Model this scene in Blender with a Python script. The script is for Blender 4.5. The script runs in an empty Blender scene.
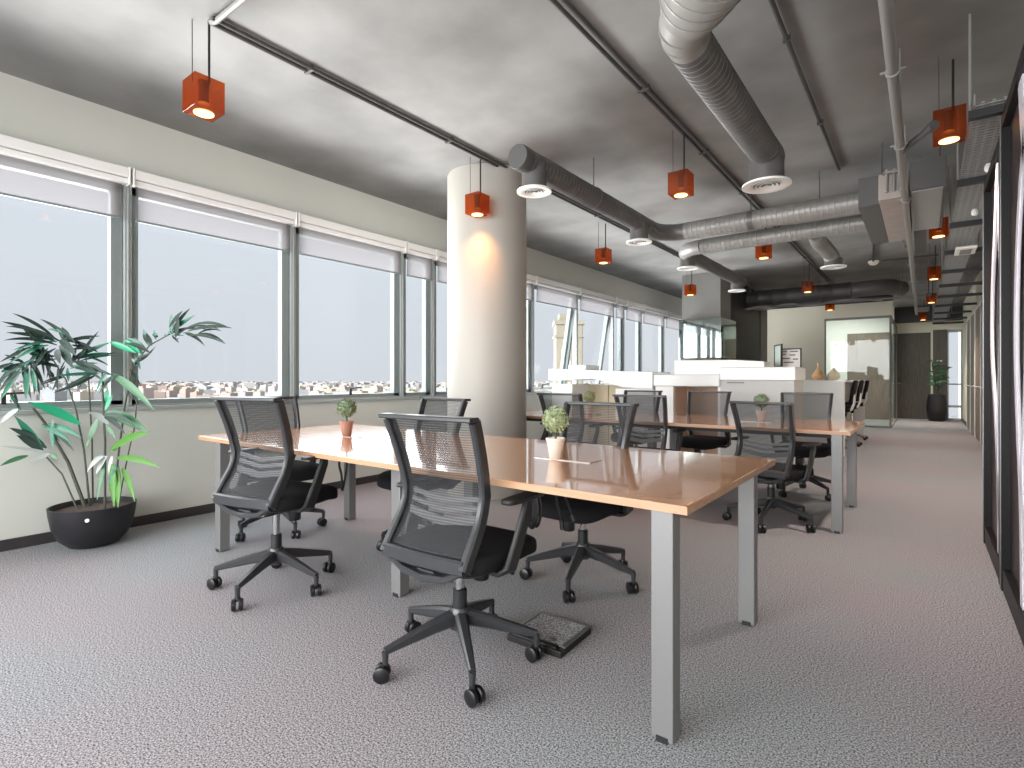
import bpy, bmesh, math, random
from mathutils import Vector, Matrix
random.seed(7)
sc = bpy.context.scene
col = sc.collection
PI = math.pi
def R(a): return math.radians(a)

# ------------------------------------------------------------------ survey of the room (metres)
FPX, CX, CY, EYE = 537.0, 512.0, 379.0, 1.14
YAW = math.atan2(411, FPX)
SN, CS = math.sin(YAW), math.cos(YAW)
def ray(u, v):
    a = u - CX
    return Vector((-SN*FPX + CS*a, CS*FPX + SN*a, CY - v))
def at_z(u, v, z):
    d = ray(u, v); return Vector((0, 0, EYE)) + d*((z-EYE)/d.z)
def at_y(u, v, y):
    d = ray(u, v); return Vector((0, 0, EYE)) + d*(y/d.y)
def at_depth(u, v, dep):
    return Vector((0, 0, EYE)) + ray(u, v)*(dep/FPX)

XL, XR = -4.84, 0.85        # window wall, corridor wall
YB, YE = -3.0, 19.0
ZC = 3.17

# ------------------------------------------------------------------ materials
def lin(c):
    return tuple(((x/12.92) if x <= .04045 else ((x+.055)/1.055)**2.4) for x in [k/255 for k in c])
MATS = {}
def mat(name, rgb, rough=.5, metal=0.0, spec=.5, noise=None, bump=None, coat=0.0, srgb=True):
    m = bpy.data.materials.new(name); m.use_nodes = True
    nt = m.node_tree; b = nt.nodes['Principled BSDF']
    c = lin(rgb) if srgb else rgb
    b.inputs['Base Color'].default_value = (*c, 1)
    b.inputs['Roughness'].default_value = rough
    b.inputs['Metallic'].default_value = metal
    b.inputs['Specular IOR Level'].default_value = spec
    b.inputs['Coat Weight'].default_value = coat
    if noise or bump:
        tc = nt.nodes.new('ShaderNodeTexCoord')
    if noise:   # (scale, amount, detail)
        n = nt.nodes.new('ShaderNodeTexNoise'); n.inputs['Scale'].default_value = noise[0]
        n.inputs['Detail'].default_value = noise[2] if len(noise) > 2 else 4
        nt.links.new(tc.outputs['Object'], n.inputs['Vector'])
        r = nt.nodes.new('ShaderNodeMapRange')
        r.inputs['From Min'].default_value = .3; r.inputs['From Max'].default_value = .7
        r.inputs['To Min'].default_value = 1-noise[1]; r.inputs['To Max'].default_value = 1+noise[1]
        nt.links.new(n.outputs['Fac'], r.inputs['Value'])
        mx = nt.nodes.new('ShaderNodeVectorMath'); mx.operation = 'SCALE'
        mx.inputs[0].default_value = c
        nt.links.new(r.outputs['Result'], mx.inputs['Scale'])
        nt.links.new(mx.outputs['Vector'], b.inputs['Base Color'])
    if bump:    # (scale, strength)
        n2 = nt.nodes.new('ShaderNodeTexNoise'); n2.inputs['Scale'].default_value = bump[0]; n2.inputs['Detail'].default_value = 3
        nt.links.new(tc.outputs['Object'], n2.inputs['Vector'])
        bp = nt.nodes.new('ShaderNodeBump'); bp.inputs['Strength'].default_value = bump[1]; bp.inputs['Distance'].default_value = .01
        nt.links.new(n2.outputs['Fac'], bp.inputs['Height'])
        nt.links.new(bp.outputs['Normal'], b.inputs['Normal'])
    MATS[name] = m
    return m
def nodes(name):
    m = bpy.data.materials.new(name); m.use_nodes = True
    nt = m.node_tree; nt.nodes.clear()
    out = nt.nodes.new('ShaderNodeOutputMaterial')
    MATS[name] = m
    return m, nt, out
def N(nt, t, **kw):
    n = nt.nodes.new(t)
    for k, v in kw.items():
        if k in n.inputs: n.inputs[k].default_value = v
        else: setattr(n, k, v)
    return n

mat('ceiling_concrete', (126, 126, 125), .75, noise=(1.6, .24, 10), bump=(5, .12))
mat('wall_paint', (204, 206, 200), .7, noise=(1.2, .03))
mat('cream_paint', (226, 222, 205), .7)
mat('column_paint', (172, 169, 162), .45, spec=.35)
mat('base_dark', (52, 48, 50), .5)
mat('aluminium', (164, 170, 170), .35, metal=.1)
mat('aluminium_dark', (132, 142, 143), .4, metal=.1)
mat('white_metal', (240, 240, 236), .35)
mat('white_gloss', (244, 243, 242), .18, spec=.6)
mat('light_grey_panel', (206, 204, 200), .4)
mat('grey_paint', (140, 139, 136), .7, noise=(2, .06))
mat('dark_paint', (50, 46, 47), .55)
mat('black_plastic', (34, 35, 37), .38, spec=.5)
mat('frame_plastic', (48, 49, 52), .3, spec=.6)
mat('caster_black', (20, 20, 22), .35)
mat('seat_fabric', (29, 29, 32), .85, noise=(180, .25), spec=.2)
mat('lumbar_grey', (160, 161, 164), .3)
mat('chrome', (215, 215, 215), .15, metal=1.0)
mat('leg_grey', (124, 124, 124), .42, metal=.35)
mat('under_dark', (60, 60, 62), .6)
mat('duct_grey', (96, 95, 94), .42, metal=.25, noise=(3, .12))
mat('duct_light', (144, 143, 140), .42, metal=.25, noise=(4, .12))
mat('duct_dark', (84, 84, 84), .5, metal=.3)
mat('unit_brown', (166, 156, 150), .6, noise=(7, .08))
mat('unit_grey', (150, 151, 151), .55)
mat('pipe_grey', (138, 137, 134), .45, metal=.2)
mat('conduit', (70, 69, 68), .5)
mat('black_metal', (26, 26, 27), .5)
mat('diffuser_white', (238, 238, 234), .4)
mat('terracotta', (170, 130, 114), .75)
mat('pot_white', (228, 218, 208), .6)
mat('soil', (92, 78, 72), .95, noise=(40, .35))
mat('bowl_black', (32, 31, 35), .4, spec=.4)
mat('stem_dark', (66, 72, 60), .6)
mat('topiary_green', (158, 170, 132), .8, noise=(60, .35))
mat('topiary_dark', (120, 140, 112), .8, noise=(60, .35))
mat('leaf_teal', (36, 150, 112), .35, spec=.6)
mat('leaf_dark', (42, 60, 53), .55, spec=.3)
mat('leaf_lime', (72, 122, 44), .4, spec=.5)
mat('leaf_glare', (176, 184, 182), .4, spec=.5)  # glare on leaf undersides put into the colour
mat('screen_black', (22, 21, 22), .45, spec=.25)
mat('screen_panel', (48, 36, 38), .4, spec=.25)
mat('ribbon_white', (226, 222, 230), .3)
mat('wood_niche', (198, 168, 146), .5, noise=(3, .08))
mat('wood_beige', (206, 190, 158), .5, noise=(3, .05))
mat('vase_peach', (222, 178, 132), .4)
mat('vase_cream', (226, 214, 186), .4)
mat('paper_white', (238, 238, 240), .6)
mat('ink_grey', (120, 122, 128), .7)
mat('picture_green', (150, 168, 158), .3)
mat('mirror', (150, 160, 158), .04, metal=1.0)
mat('cable_black', (18, 18, 19), .5)
mat('steel_trim', (150, 150, 150), .3, metal=.8)
mat('city_ground', (134, 131, 128), .9, noise=(.004, .1))
mat('tower_stone', (112, 106, 92), .8)
mat('city_far', (146, 143, 142), .9, noise=(.02, .2, 2))  # even grey stands in for distance haze

# carpet: fine fleck over broad, faint mauve patches
m, nt, out = nodes('carpet')
b = N(nt, 'ShaderNodeBsdfPrincipled', Roughness=.95); b.inputs['Specular IOR Level'].default_value = .1
tc = N(nt, 'ShaderNodeTexCoord')
n1 = N(nt, 'ShaderNodeTexNoise', Scale=165.0, Detail=2.0, Roughness=.7)
n2 = N(nt, 'ShaderNodeTexNoise', Scale=.55, Detail=2.0)
n3 = N(nt, 'ShaderNodeTexNoise', Scale=240.0, Detail=1.0)
for n in (n1, n2, n3): nt.links.new(tc.outputs['Object'], n.inputs['Vector'])
r1 = N(nt, 'ShaderNodeValToRGB')
r1.color_ramp.elements[0].position = .35; r1.color_ramp.elements[0].color = (*lin((66, 65, 67)), 1)
r1.color_ramp.elements[1].position = .65; r1.color_ramp.elements[1].color = (*lin((196, 193, 195)), 1)
nt.links.new(n1.outputs['Fac'], r1.inputs['Fac'])
r2 = N(nt, 'ShaderNodeValToRGB')
r2.color_ramp.elements[0].position = .40; r2.color_ramp.elements[0].color = (.90, .985, 1.0, 1)
r2.color_ramp.elements[1].position = .62; r2.color_ramp.elements[1].color = (.98, .94, .97, 1)
nt.links.new(n2.outputs['Fac'], r2.inputs['Fac'])
mx = N(nt, 'ShaderNodeMix', data_type='RGBA', blend_type='MULTIPLY'); mx.inputs[0].default_value = 1
nt.links.new(r1.outputs['Color'], mx.inputs[6]); nt.links.new(r2.outputs['Color'], mx.inputs[7])
nt.links.new(mx.outputs[2], b.inputs['Base Color'])
bp = N(nt, 'ShaderNodeBump', Strength=.06, Distance=.003)
nt.links.new(n3.outputs['Fac'], bp.inputs['Height']); nt.links.new(bp.outputs['Normal'], b.inputs['Normal'])
nt.links.new(b.outputs['BSDF'], out.inputs['Surface'])

def wood(name, c0, c1, rough, axis='X', scale=1.0, coat=0):
    m, nt, out = nodes(name)
    b = N(nt, 'ShaderNodeBsdfPrincipled', Roughness=rough); b.inputs['Coat Weight'].default_value = coat; b.inputs['Coat Roughness'].default_value = .05; b.inputs['Coat IOR'].default_value = 3.6
    b.inputs['Specular IOR Level'].default_value = .6
    tc = N(nt, 'ShaderNodeTexCoord'); mp = N(nt, 'ShaderNodeMapping')
    s = {'X': (1.2, 16, 16), 'Z': (16, 16, 1.2)}[axis]
    mp.inputs['Scale'].default_value = [k*scale for k in s]
    nt.links.new(tc.outputs['Object'], mp.inputs['Vector'])
    n = N(nt, 'ShaderNodeTexNoise', Scale=2.2, Detail=5.0, Roughness=.6, Distortion=.4)
    nt.links.new(mp.outputs['Vector'], n.inputs['Vector'])
    r = N(nt, 'ShaderNodeValToRGB')
    r.color_ramp.elements[0].position = .32; r.color_ramp.elements[0].color = (*lin(c0), 1)
    r.color_ramp.elements[1].position = .7; r.color_ramp.elements[1].color = (*lin(c1), 1)
    nt.links.new(n.outputs['Fac'], r.inputs['Fac']); nt.links.new(r.outputs['Color'], b.inputs['Base Color'])
    nt.links.new(b.outputs['BSDF'], out.inputs['Surface'])
wood('table_wood', (214, 142, 94), (242, 180, 130), .22, 'X', 1, 1.0)
wood('table_edge', (164, 126, 96), (182, 144, 112), .4, 'X')
wood('door_wood', (70, 62, 58), (96, 87, 80), .5, 'Z')
wood('panel_wood', (116, 108, 98), (140, 131, 120), .5, 'Z')
wood('brown_panel', (112, 98, 88), (138, 124, 112), .5, 'Z')

# clear glass: lets light and view straight through, mirrors a little at grazing angles
def glass(name, tint, base, edge):
    m, nt, out = nodes(name)
    t = N(nt, 'ShaderNodeBsdfTransparent', Color=(*tint, 1))
    g = N(nt, 'ShaderNodeBsdfGlossy', Roughness=.02)
    lw = N(nt, 'ShaderNodeLayerWeight', Blend=.5)
    pw = N(nt, 'ShaderNodeMath', operation='POWER'); pw.inputs[1].default_value = 5.0
    f = N(nt, 'ShaderNodeMath', operation='MULTIPLY_ADD'); f.inputs[1].default_value = edge; f.inputs[2].default_value = base
    nt.links.new(lw.outputs['Facing'], pw.inputs[0]); nt.links.new(pw.outputs[0], f.inputs[0])
    mx = N(nt, 'ShaderNodeMixShader')
    nt.links.new(f.outputs[0], mx.inputs[0]); nt.links.new(t.outputs[0], mx.inputs[1]); nt.links.new(g.outputs[0], mx.inputs[2])
    nt.links.new(mx.outputs[0], out.inputs['Surface'])
glass('window_glass', (.985, .992, .992), .015, .35)
glass('partition_glass', (.92, .96, .945), .03, .5)

# chair mesh: fine horizontal weave with open gaps
m, nt, out = nodes('chair_mesh')
t = N(nt, 'ShaderNodeBsdfTransparent')
d = N(nt, 'ShaderNodeBsdfPrincipled', Roughness=.6); d.inputs['Base Color'].default_value = (*lin((34, 35, 38)), 1)
tc = N(nt, 'ShaderNodeTexCoord'); sp = N(nt, 'ShaderNodeSeparateXYZ')
nt.links.new(tc.outputs['Object'], sp.inputs[0])
ml = N(nt, 'ShaderNodeMath', operation='MULTIPLY'); ml.inputs[1].default_value = 2*PI/.0095
nt.links.new(sp.outputs['Z'], ml.inputs[0])
sn = N(nt, 'ShaderNodeMath', operation='SINE'); nt.links.new(ml.outputs[0], sn.inputs[0])
mr = N(nt, 'ShaderNodeMapRange'); mr.inputs['From Min'].default_value = -1; mr.inputs['From Max'].default_value = 1
mr.inputs['To Min'].default_value = .42; mr.inputs['To Max'].default_value = .74
nt.links.new(sn.outputs[0], mr.inputs['Value'])
mx = N(nt, 'ShaderNodeMixShader')
nt.links.new(mr.outputs['Result'], mx.inputs[0]); nt.links.new(t.outputs[0], mx.inputs[1]); nt.links.new(d.outputs[0], mx.inputs[2])
nt.links.new(mx.outputs[0], out.inputs['Surface'])

# blind fabric: part see-through weave that glows with the daylight behind it
m, nt, out = nodes('blind_fabric')
t = N(nt, 'ShaderNodeBsdfTransparent'); df = N(nt, 'ShaderNodeBsdfDiffuse', Color=(*lin((152, 149, 150)), 1)); tl = N(nt, 'ShaderNodeBsdfTranslucent', Color=(*lin((112, 109, 111)), 1))
m1 = N(nt, 'ShaderNodeMixShader'); m1.inputs[0].default_value = .5
m2 = N(nt, 'ShaderNodeMixShader'); m2.inputs[0].default_value = .72
nt.links.new(df.outputs[0], m1.inputs[1]); nt.links.new(tl.outputs[0], m1.inputs[2])
nt.links.new(t.outputs[0], m2.inputs[1]); nt.links.new(m1.outputs[0], m2.inputs[2]); nt.links.new(m2.outputs[0], out.inputs['Surface'])

# orange acrylic of the pendants
m, nt, out = nodes('orange_acrylic')
t = N(nt, 'ShaderNodeBsdfTransparent', Color=(.90, .40, .16, 1)); df = N(nt, 'ShaderNodeBsdfDiffuse', Color=(*lin((128, 58, 22)), 1))
tl = N(nt, 'ShaderNodeBsdfTranslucent', Color=(*lin((160, 72, 28)), 1)); g = N(nt, 'ShaderNodeBsdfGlossy', Roughness=.08)
a0 = N(nt, 'ShaderNodeMixShader'); a0.inputs[0].default_value = .5
a1 = N(nt, 'ShaderNodeMixShader'); a1.inputs[0].default_value = .32
a2 = N(nt, 'ShaderNodeMixShader'); a2.inputs[0].default_value = .05
nt.links.new(df.outputs[0], a0.inputs[1]); nt.links.new(tl.outputs[0], a0.inputs[2])
nt.links.new(t.outputs[0], a1.inputs[1]); nt.links.new(a0.outputs[0], a1.inputs[2])
nt.links.new(a1.outputs[0], a2.inputs[1]); nt.links.new(g.outputs[0], a2.inputs[2]); nt.links.new(a2.outputs[0], out.inputs['Surface'])

def emit(name, rgb, s):
    m, nt, out = nodes(name)
    e = N(nt, 'ShaderNodeEmission', Color=(*lin(rgb), 1), Strength=s); nt.links.new(e.outputs[0], out.inputs['Surface'])
emit('lamp_glow', (255, 214, 150), 3.2)

# city walls: each building its own tint, paled to stand for haze, rows of small windows
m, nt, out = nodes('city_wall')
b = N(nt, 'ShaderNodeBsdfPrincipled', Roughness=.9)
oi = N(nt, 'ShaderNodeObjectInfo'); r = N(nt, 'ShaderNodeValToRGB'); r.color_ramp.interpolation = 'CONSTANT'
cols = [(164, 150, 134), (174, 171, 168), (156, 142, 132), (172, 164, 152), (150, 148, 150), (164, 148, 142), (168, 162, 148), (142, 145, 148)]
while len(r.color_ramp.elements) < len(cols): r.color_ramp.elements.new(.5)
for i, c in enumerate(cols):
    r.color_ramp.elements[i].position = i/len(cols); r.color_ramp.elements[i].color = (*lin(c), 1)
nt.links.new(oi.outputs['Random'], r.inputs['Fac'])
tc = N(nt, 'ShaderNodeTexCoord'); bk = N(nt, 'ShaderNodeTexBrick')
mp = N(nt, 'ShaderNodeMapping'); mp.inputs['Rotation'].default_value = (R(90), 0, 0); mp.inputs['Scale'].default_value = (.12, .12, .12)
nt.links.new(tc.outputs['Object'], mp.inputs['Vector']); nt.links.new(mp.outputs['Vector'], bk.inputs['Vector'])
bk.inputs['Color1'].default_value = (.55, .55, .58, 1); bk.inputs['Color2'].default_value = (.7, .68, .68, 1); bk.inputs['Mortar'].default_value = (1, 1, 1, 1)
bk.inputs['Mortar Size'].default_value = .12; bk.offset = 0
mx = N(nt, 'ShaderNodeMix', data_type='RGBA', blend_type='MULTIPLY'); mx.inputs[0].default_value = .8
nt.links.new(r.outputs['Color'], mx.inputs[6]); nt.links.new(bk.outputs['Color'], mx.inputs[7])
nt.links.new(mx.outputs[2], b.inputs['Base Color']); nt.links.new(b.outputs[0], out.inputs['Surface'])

# ------------------------------------------------------------------ mesh builder
class MB:
    def __init__(s): s.bm = bmesh.new()
    def box(s, lo, hi, M=None):
        lo, hi = Vector(lo), Vector(hi)
        v = [s.bm.verts.new((x, y, z)) for x in (lo.x, hi.x) for y in (lo.y, hi.y) for z in (lo.z, hi.z)]
        for f in ((0,1,3,2), (4,6,7,5), (0,4,5,1), (2,3,7,6), (0,2,6,4), (1,5,7,3)):
            s.bm.faces.new([v[i] for i in f])
        if M is not None:
            for q in v: q.co = M @ q.co
        return s
    def rings(s, rs, cap0=True, cap1=True, closed=False):
        vr = [[s.bm.verts.new(p) for p in r] for r in rs]
        n = len(vr[0]); k = len(vr)
        for i in range(k if closed else k-1):
            a, b = vr[i], vr[(i+1) % k]
            for j in range(n):
                s.bm.faces.new((a[j], a[(j+1) % n], b[(j+1) % n], b[j]))
        if not closed:
            if cap0: s.bm.faces.new(list(reversed(vr[0])))
            if cap1: s.bm.faces.new(vr[-1])
        return s
    def cyl(s, p0, p1, r0, r1=None, n=16):
        return s.tube([p0, p1], [r0, r0 if r1 is None else r1], n)
    def tube(s, path, rad, n=10, closed=False):
        P = [Vector(p) for p in path]; k = len(P)
        if not isinstance(rad, (list, tuple)): rad = [rad]*k
        rs = []; prev = None
        for i in range(k):
            if closed: t = P[(i+1) % k]-P[i-1]
            else: t = P[min(i+1, k-1)]-P[max(i-1, 0)]
            t.normalize()
            if prev is None:
                a = Vector((0, 0, 1)) if abs(t.z) < .9 else Vector((1, 0, 0))
            else: a = prev
            a = (a - t*a.dot(t)).normalized(); prev = a; b = t.cross(a)
            rs.append([P[i]+(a*math.cos(2*PI*j/n)+b*math.sin(2*PI*j/n))*rad[i] for j in range(n)])
        return s.rings(rs, closed=closed)
    def sweep(s, path, sizes, side):           # rectangular bar; sizes = (along side, across); side = fixed vector
        P = [Vector(p) for p in path]; k = len(P); side = Vector(side); rs = []
        for i in range(k):
            t = (P[min(i+1, k-1)]-P[max(i-1, 0)]).normalized()
            a = (side - t*side.dot(t)).normalized(); b = t.cross(a)
            w, h = sizes[i] if isinstance(sizes, list) else sizes
            c = min(w, h)*.22
            rs.append([P[i]+a*x+b*y for x, y in ((-w/2+c, -h/2), (w/2-c, -h/2), (w/2, -h/2+c), (w/2, h/2-c), (w/2-c, h/2), (-w/2+c, h/2), (-w/2, h/2-c), (-w/2, -h/2+c))])
        return s.rings(rs)
    def lathe(s, prof, c=(0, 0, 0), n=32, cap0=True, cap1=True):
        c = Vector(c)
        return s.rings([[c+Vector((r*math.cos(2*PI*j/n), r*math.sin(2*PI*j/n), z)) for j in range(n)] for r, z in prof], cap0, cap1)
    def sq(s, c, h, e1=.35, e2=.35, nu=28, nv=14, fn=None):    # rounded cushion shape
        c = Vector(c); pw = lambda x, e: math.copysign(abs(x)**e, x)
        rs = []
        for i in range(nv+1):
            a = -PI/2 + PI*i/nv
            a = max(-PI/2+.02, min(PI/2-.02, a)); r = []
            for j in range(nu):
                w = 2*PI*j/nu
                p = Vector((h[0]*pw(math.cos(a), e1)*pw(math.cos(w), e2), h[1]*pw(math.cos(a), e1)*pw(math.sin(w), e2), h[2]*pw(math.sin(a), e1)))
                if fn: p = fn(p)
                r.append(c+p)
            rs.append(r)
        return s.rings(rs)
    def grid(s, rows):
        vr = [[s.bm.verts.new(p) for p in r] for r in rows]
        for a, b in zip(vr, vr[1:]):
            for j in range(len(a)-1): s.bm.faces.new((a[j], a[j+1], b[j+1], b[j]))
        return s
    def prism(s, poly, d):                     # poly: list of 3-D points in one plane, d: thickness vector
        d = Vector(d); return s.rings([[Vector(p) for p in poly], [Vector(p)+d for p in poly]])
    def ribbed(s, p0, p1, r, pitch=.05, amp=.006, n=24):
        p0, p1 = Vector(p0), Vector(p1); L = (p1-p0).length; k = max(2, int(L/pitch)); P = []; Q = []
        for i in range(k):
            for f, a in ((0, 0), (.78, 0), (.84, amp), (.94, amp)):
                P.append(p0+(p1-p0)*((i+f)/k)); Q.append(r+a)
        P.append(p1); Q.append(r)
        return s.tube(P, Q, n)
    def build(s, name, m, parent=None, smooth=True, bevel=0, loc=None, angle=40):
        me = bpy.data.meshes.new(name)
        bmesh.ops.recalc_face_normals(s.bm, faces=s.bm.faces)
        s.bm.to_mesh(me); s.bm.free()
        me.materials.append(MATS[m])
        o = bpy.data.objects.new(name, me); col.objects.link(o)
        if parent is not None: o.parent = parent
        if loc is not None: o.location = loc
        if smooth:
            for p in me.polygons: p.use_smooth = True
            me.set_sharp_from_angle(angle=R(angle))
        if bevel:
            b = o.modifiers.new('bevel', 'BEVEL'); b.width = bevel; b.segments = 2; b.limit_method = 'ANGLE'; b.angle_limit = R(40)
        return o

def tag(o, label, cat, group=None, kind=None):
    o['label'] = label; o['category'] = cat
    if group: o['group'] = group
    if kind: o['kind'] = kind
    return o
def thing(name, label, cat, loc=(0, 0, 0), rz=0, group=None):
    o = bpy.data.objects.new(name, None); o.empty_display_size = .1
    col.objects.link(o); o.location = loc; o.rotation_euler = (0, 0, rz)
    return tag(o, label, cat, group)
def smooth(P, k=6):
    P = [Vector(p) for p in P]; o = []
    for i in range(len(P)-1):
        a, b, c, d = P[max(i-1, 0)], P[i], P[i+1], P[min(i+2, len(P)-1)]
        for j in range(k):
            t = j/k; o.append(.5*((2*b)+(c-a)*t+(2*a-5*b+4*c-d)*t*t+(3*b-a-3*c+d)*t**3))
    return o+[P[-1]]
def struct(o): o['kind'] = 'structure'; return o
def copy_tree(o, parent=None):
    c = o.copy(); col.objects.link(c); c.parent = parent
    for ch in [k for k in bpy.data.objects if k.parent == o]: copy_tree(ch, c)
    return c
def copy_thing(o, loc, rz, label):
    c = copy_tree(o); c.location = loc; c.rotation_euler = (0, 0, rz); c['label'] = label
    return c

# ------------------------------------------------------------------ setting
struct(MB().box((XL-.3, YB, -.12), (XR+.15, YE+2.5, 0)).build('floor', 'carpet', smooth=False))
struct(MB().box((XL-.3, YB, ZC), (XR+.15, YE+.2, ZC+.15)).build('ceiling', 'ceiling_concrete', smooth=False))
SILL, WTOP = .93, 2.64
w = MB()
w.box((XL-.22, YB, 0), (XL, YE, SILL-.03)).box((XL-.22, YB, 2.76), (XL, YE, ZC))
w.box((XL-.22, 16.1, SILL-.03), (XL, YE, 2.76))
struct(w.build('wall_left', 'wall_paint', smooth=False))
struct(MB().box((XL, YB, 0), (XL+.015, YE, .075)).build('baseboard_left', 'base_dark', smooth=False, bevel=.004))
struct(MB().box((XL-.20, YB, SILL-.03), (XL+.03, 16.1, SILL)).build('trim_1', 'aluminium', smooth=False, bevel=.004))
struct(MB().box((XR, YB, 0), (XR+.15, YE+2, ZC)).build('wall_right', 'cream_paint', smooth=False))
struct(MB().box((XR-.015, YB, 0), (XR, YE, .08)).build('baseboard_right', 'base_dark', smooth=False, bevel=.004))
# end wall of the corridor with a window slot at its right
DW = (-.66, .17)
w = MB()
w.box((XL, YE, 0), (DW[0]-.08, YE+.2, ZC)).box((DW[0]-.08, YE, 2.5), (XR, YE+.2, 2.74)).box((DW[1]+.05, YE, 0), (.53, YE+.2, 2.5))
struct(w.build('wall_end', 'cream_paint', smooth=False))
struct(MB().box((-1.0, YE-.25, 2.74), (XR, YE+.2, ZC)).build('trim_2', 'dark_paint', smooth=False))
d = struct(MB().box((DW[0], YE-.02, .01), (DW[1], YE+.04, 2.44)).build('door_1', 'door_wood', smooth=False, bevel=.003))
MB().tube([(DW[0]+.07, YE-.02, 1.02), (DW[0]+.07, YE-.08, 1.02), (DW[0]+.2, YE-.08, 1.02)], .012).build('handle', 'chrome', d)
f = MB().box((DW[0]-.08, YE-.03, 0), (DW[0], YE+.05, 2.5)).box((DW[1], YE-.03, 0), (DW[1]+.05, YE+.05, 2.5)).box((DW[0], YE-.03, 2.44), (DW[1], YE+.05, 2.5))
f.build('door_frame', 'cream_paint', d, smooth=False)
struct(MB().box((DW[1]+.05, YE-.03, 0), (.53, YE, 2.5)).build('trim_3', 'door_wood', smooth=False))
tag(MB().box((.30, YE-.045, 1.62), (.42, YE-.03, 1.66)).build('door_sign', 'paper_white', smooth=False, bevel=.003), 'small pale sign plate on the dark panel above the corridor plant', 'sign')
wn = struct(MB().box((.53, YE, 0), (.56, YE+.1, 2.5)).box((.82, YE, 0), (XR, YE+.1, 2.5)).box((.56, YE, 2.42), (.82, YE+.1, 2.5)).box((.56, YE, 0), (.82, YE+.1, .06)).box((.56, YE, .36), (.82, YE+.1, .42)).box((.56, YE, .98), (.82, YE+.1, 1.02)).build('window_20', 'aluminium', smooth=False))
MB().box((.56, YE+.04, .06), (.82, YE+.05, 2.42)).build('pane', 'window_glass', wn, smooth=False)

# corridor wall: wood panels and door
for i, (y0, y1, mname) in enumerate(((11.2, 12.4, 'panel_wood'), (12.6, 13.7, 'brown_panel'), (13.95, 15.0, 'panel_wood'), (15.2, 16.2, 'panel_wood'))):
    dd = struct(MB().box((XR-.045, y0, .02), (XR-.002, y1, 2.45)).build('door_%d' % (i+2), mname, smooth=False, bevel=.004))
    MB().tube([(XR-.045, y0+.1, 1.0), (XR-.1, y0+.1, 1.0), (XR-.1, y0+.22, 1.0)], .011).build('handle', 'chrome', dd)
    MB().box((XR-.05, y1, .0), (XR-.002, y1+.07, 2.5)).box((XR-.05, y0-.07, .0), (XR-.002, y0, 2.5)).box((XR-.05, y0, 2.45), (XR-.002, y1, 2.5)).build('door_frame', 'white_metal', dd, smooth=False)

# cream wall and glazed meeting room
GY = 15.2
struct(MB().box((XL, GY, 0), (-1.93, GY+.15, 2.95)).box((-1.93, GY, 2.62), (-.55, GY+.15, 2.95)).build('wall_back', 'cream_paint', smooth=False))
struct(MB().box((-4.0, GY-.02, 2.95), (-.55, GY+.15, ZC)).build('trim_4', 'dark_paint', smooth=False))
gp = struct(MB().box((-1.93, GY, 0), (-1.90, GY+.06, 2.62)).box((-1.93, GY, 2.57), (-.58, GY+.06, 2.62)).box((-1.9, GY, 0), (-.58, GY+.06, .04)).box((-.62, GY, .04), (-.58, GY+.06, 2.57)).build('trim_5', 'grey_paint', smooth=False))
MB().box((-1.90, GY+.025, .04), (-1.26, GY+.037, 2.57)).build('pane', 'partition_glass', gp, smooth=False)
MB().box((-1.255, GY+.025, .04), (-.62, GY+.037, 2.57)).build('pane', 'partition_glass', gp, smooth=False)
MB().box((-.606, GY+.06, .04), (-.594, 18.6, 2.57)).build('pane', 'partition_glass', gp, smooth=False)
MB().box((-.62, GY+.06, 2.57), (-.58, 18.6, 2.62)).box((-.62, GY+.06, 0), (-.58, 18.6, .04)).box((-.62, 18.6, 0), (-.58, 18.64, 2.62)).build('side_frame', 'grey_paint', gp, smooth=False)
struct(MB().box((-4.0, 18.4, 0), (-.64, 18.5, ZC)).build('wall_meeting_room', 'white_metal', smooth=False))
MB().box((-1.75, 18.34, 0), (-.70, 18.4, 2.45)).build('door_6', 'brown_panel', smooth=False)
struct(bpy.data.objects['door_6'])

# round column
struct(MB().lathe([(.40, 0), (.40, ZC)], (-3.51, 4.17, 0), 64).build('column', 'column_paint'))
# square grey column, dark cladding behind it and the pale pier
struct(MB().box((-3.76, 10.42, 0), (-3.03, 11.1, ZC)).build('column_square', 'grey_paint', smooth=False))
struct(MB().box((-3.76, 11.1, 0), (-3.04, 12.9, ZC)).box((-3.76, 12.9, 0), (-3.07, 13.75, ZC)).build('wall_inner', 'dark_paint', smooth=False))
struct(MB().box((-3.76, 13.75, 0), (-3.05, 14.35, ZC)).build('wall_pier', 'grey_paint', smooth=False))
mb = thing('mirrored_box', 'mirrored box wrapped around the square grey column, reflecting the windows', 'mirror', (-3.37, 10.2, 1.54))
MB().box((-.37, -.02, 0), (.42, 0, .74)).build('front_mirror', 'mirror', mb, smooth=False)
MB().box((.40, 0, 0), (.42, .98, .74)).build('side_mirror', 'mirror', mb, smooth=False)
MB().box((-.37, 0, .72), (.40, .215, .74)).box((-.37, 0, 0), (.40, .215, .02)).box((.345, .215, .72), (.40, .98, .74)).build('housing', 'dark_paint', mb, smooth=False)

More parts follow.
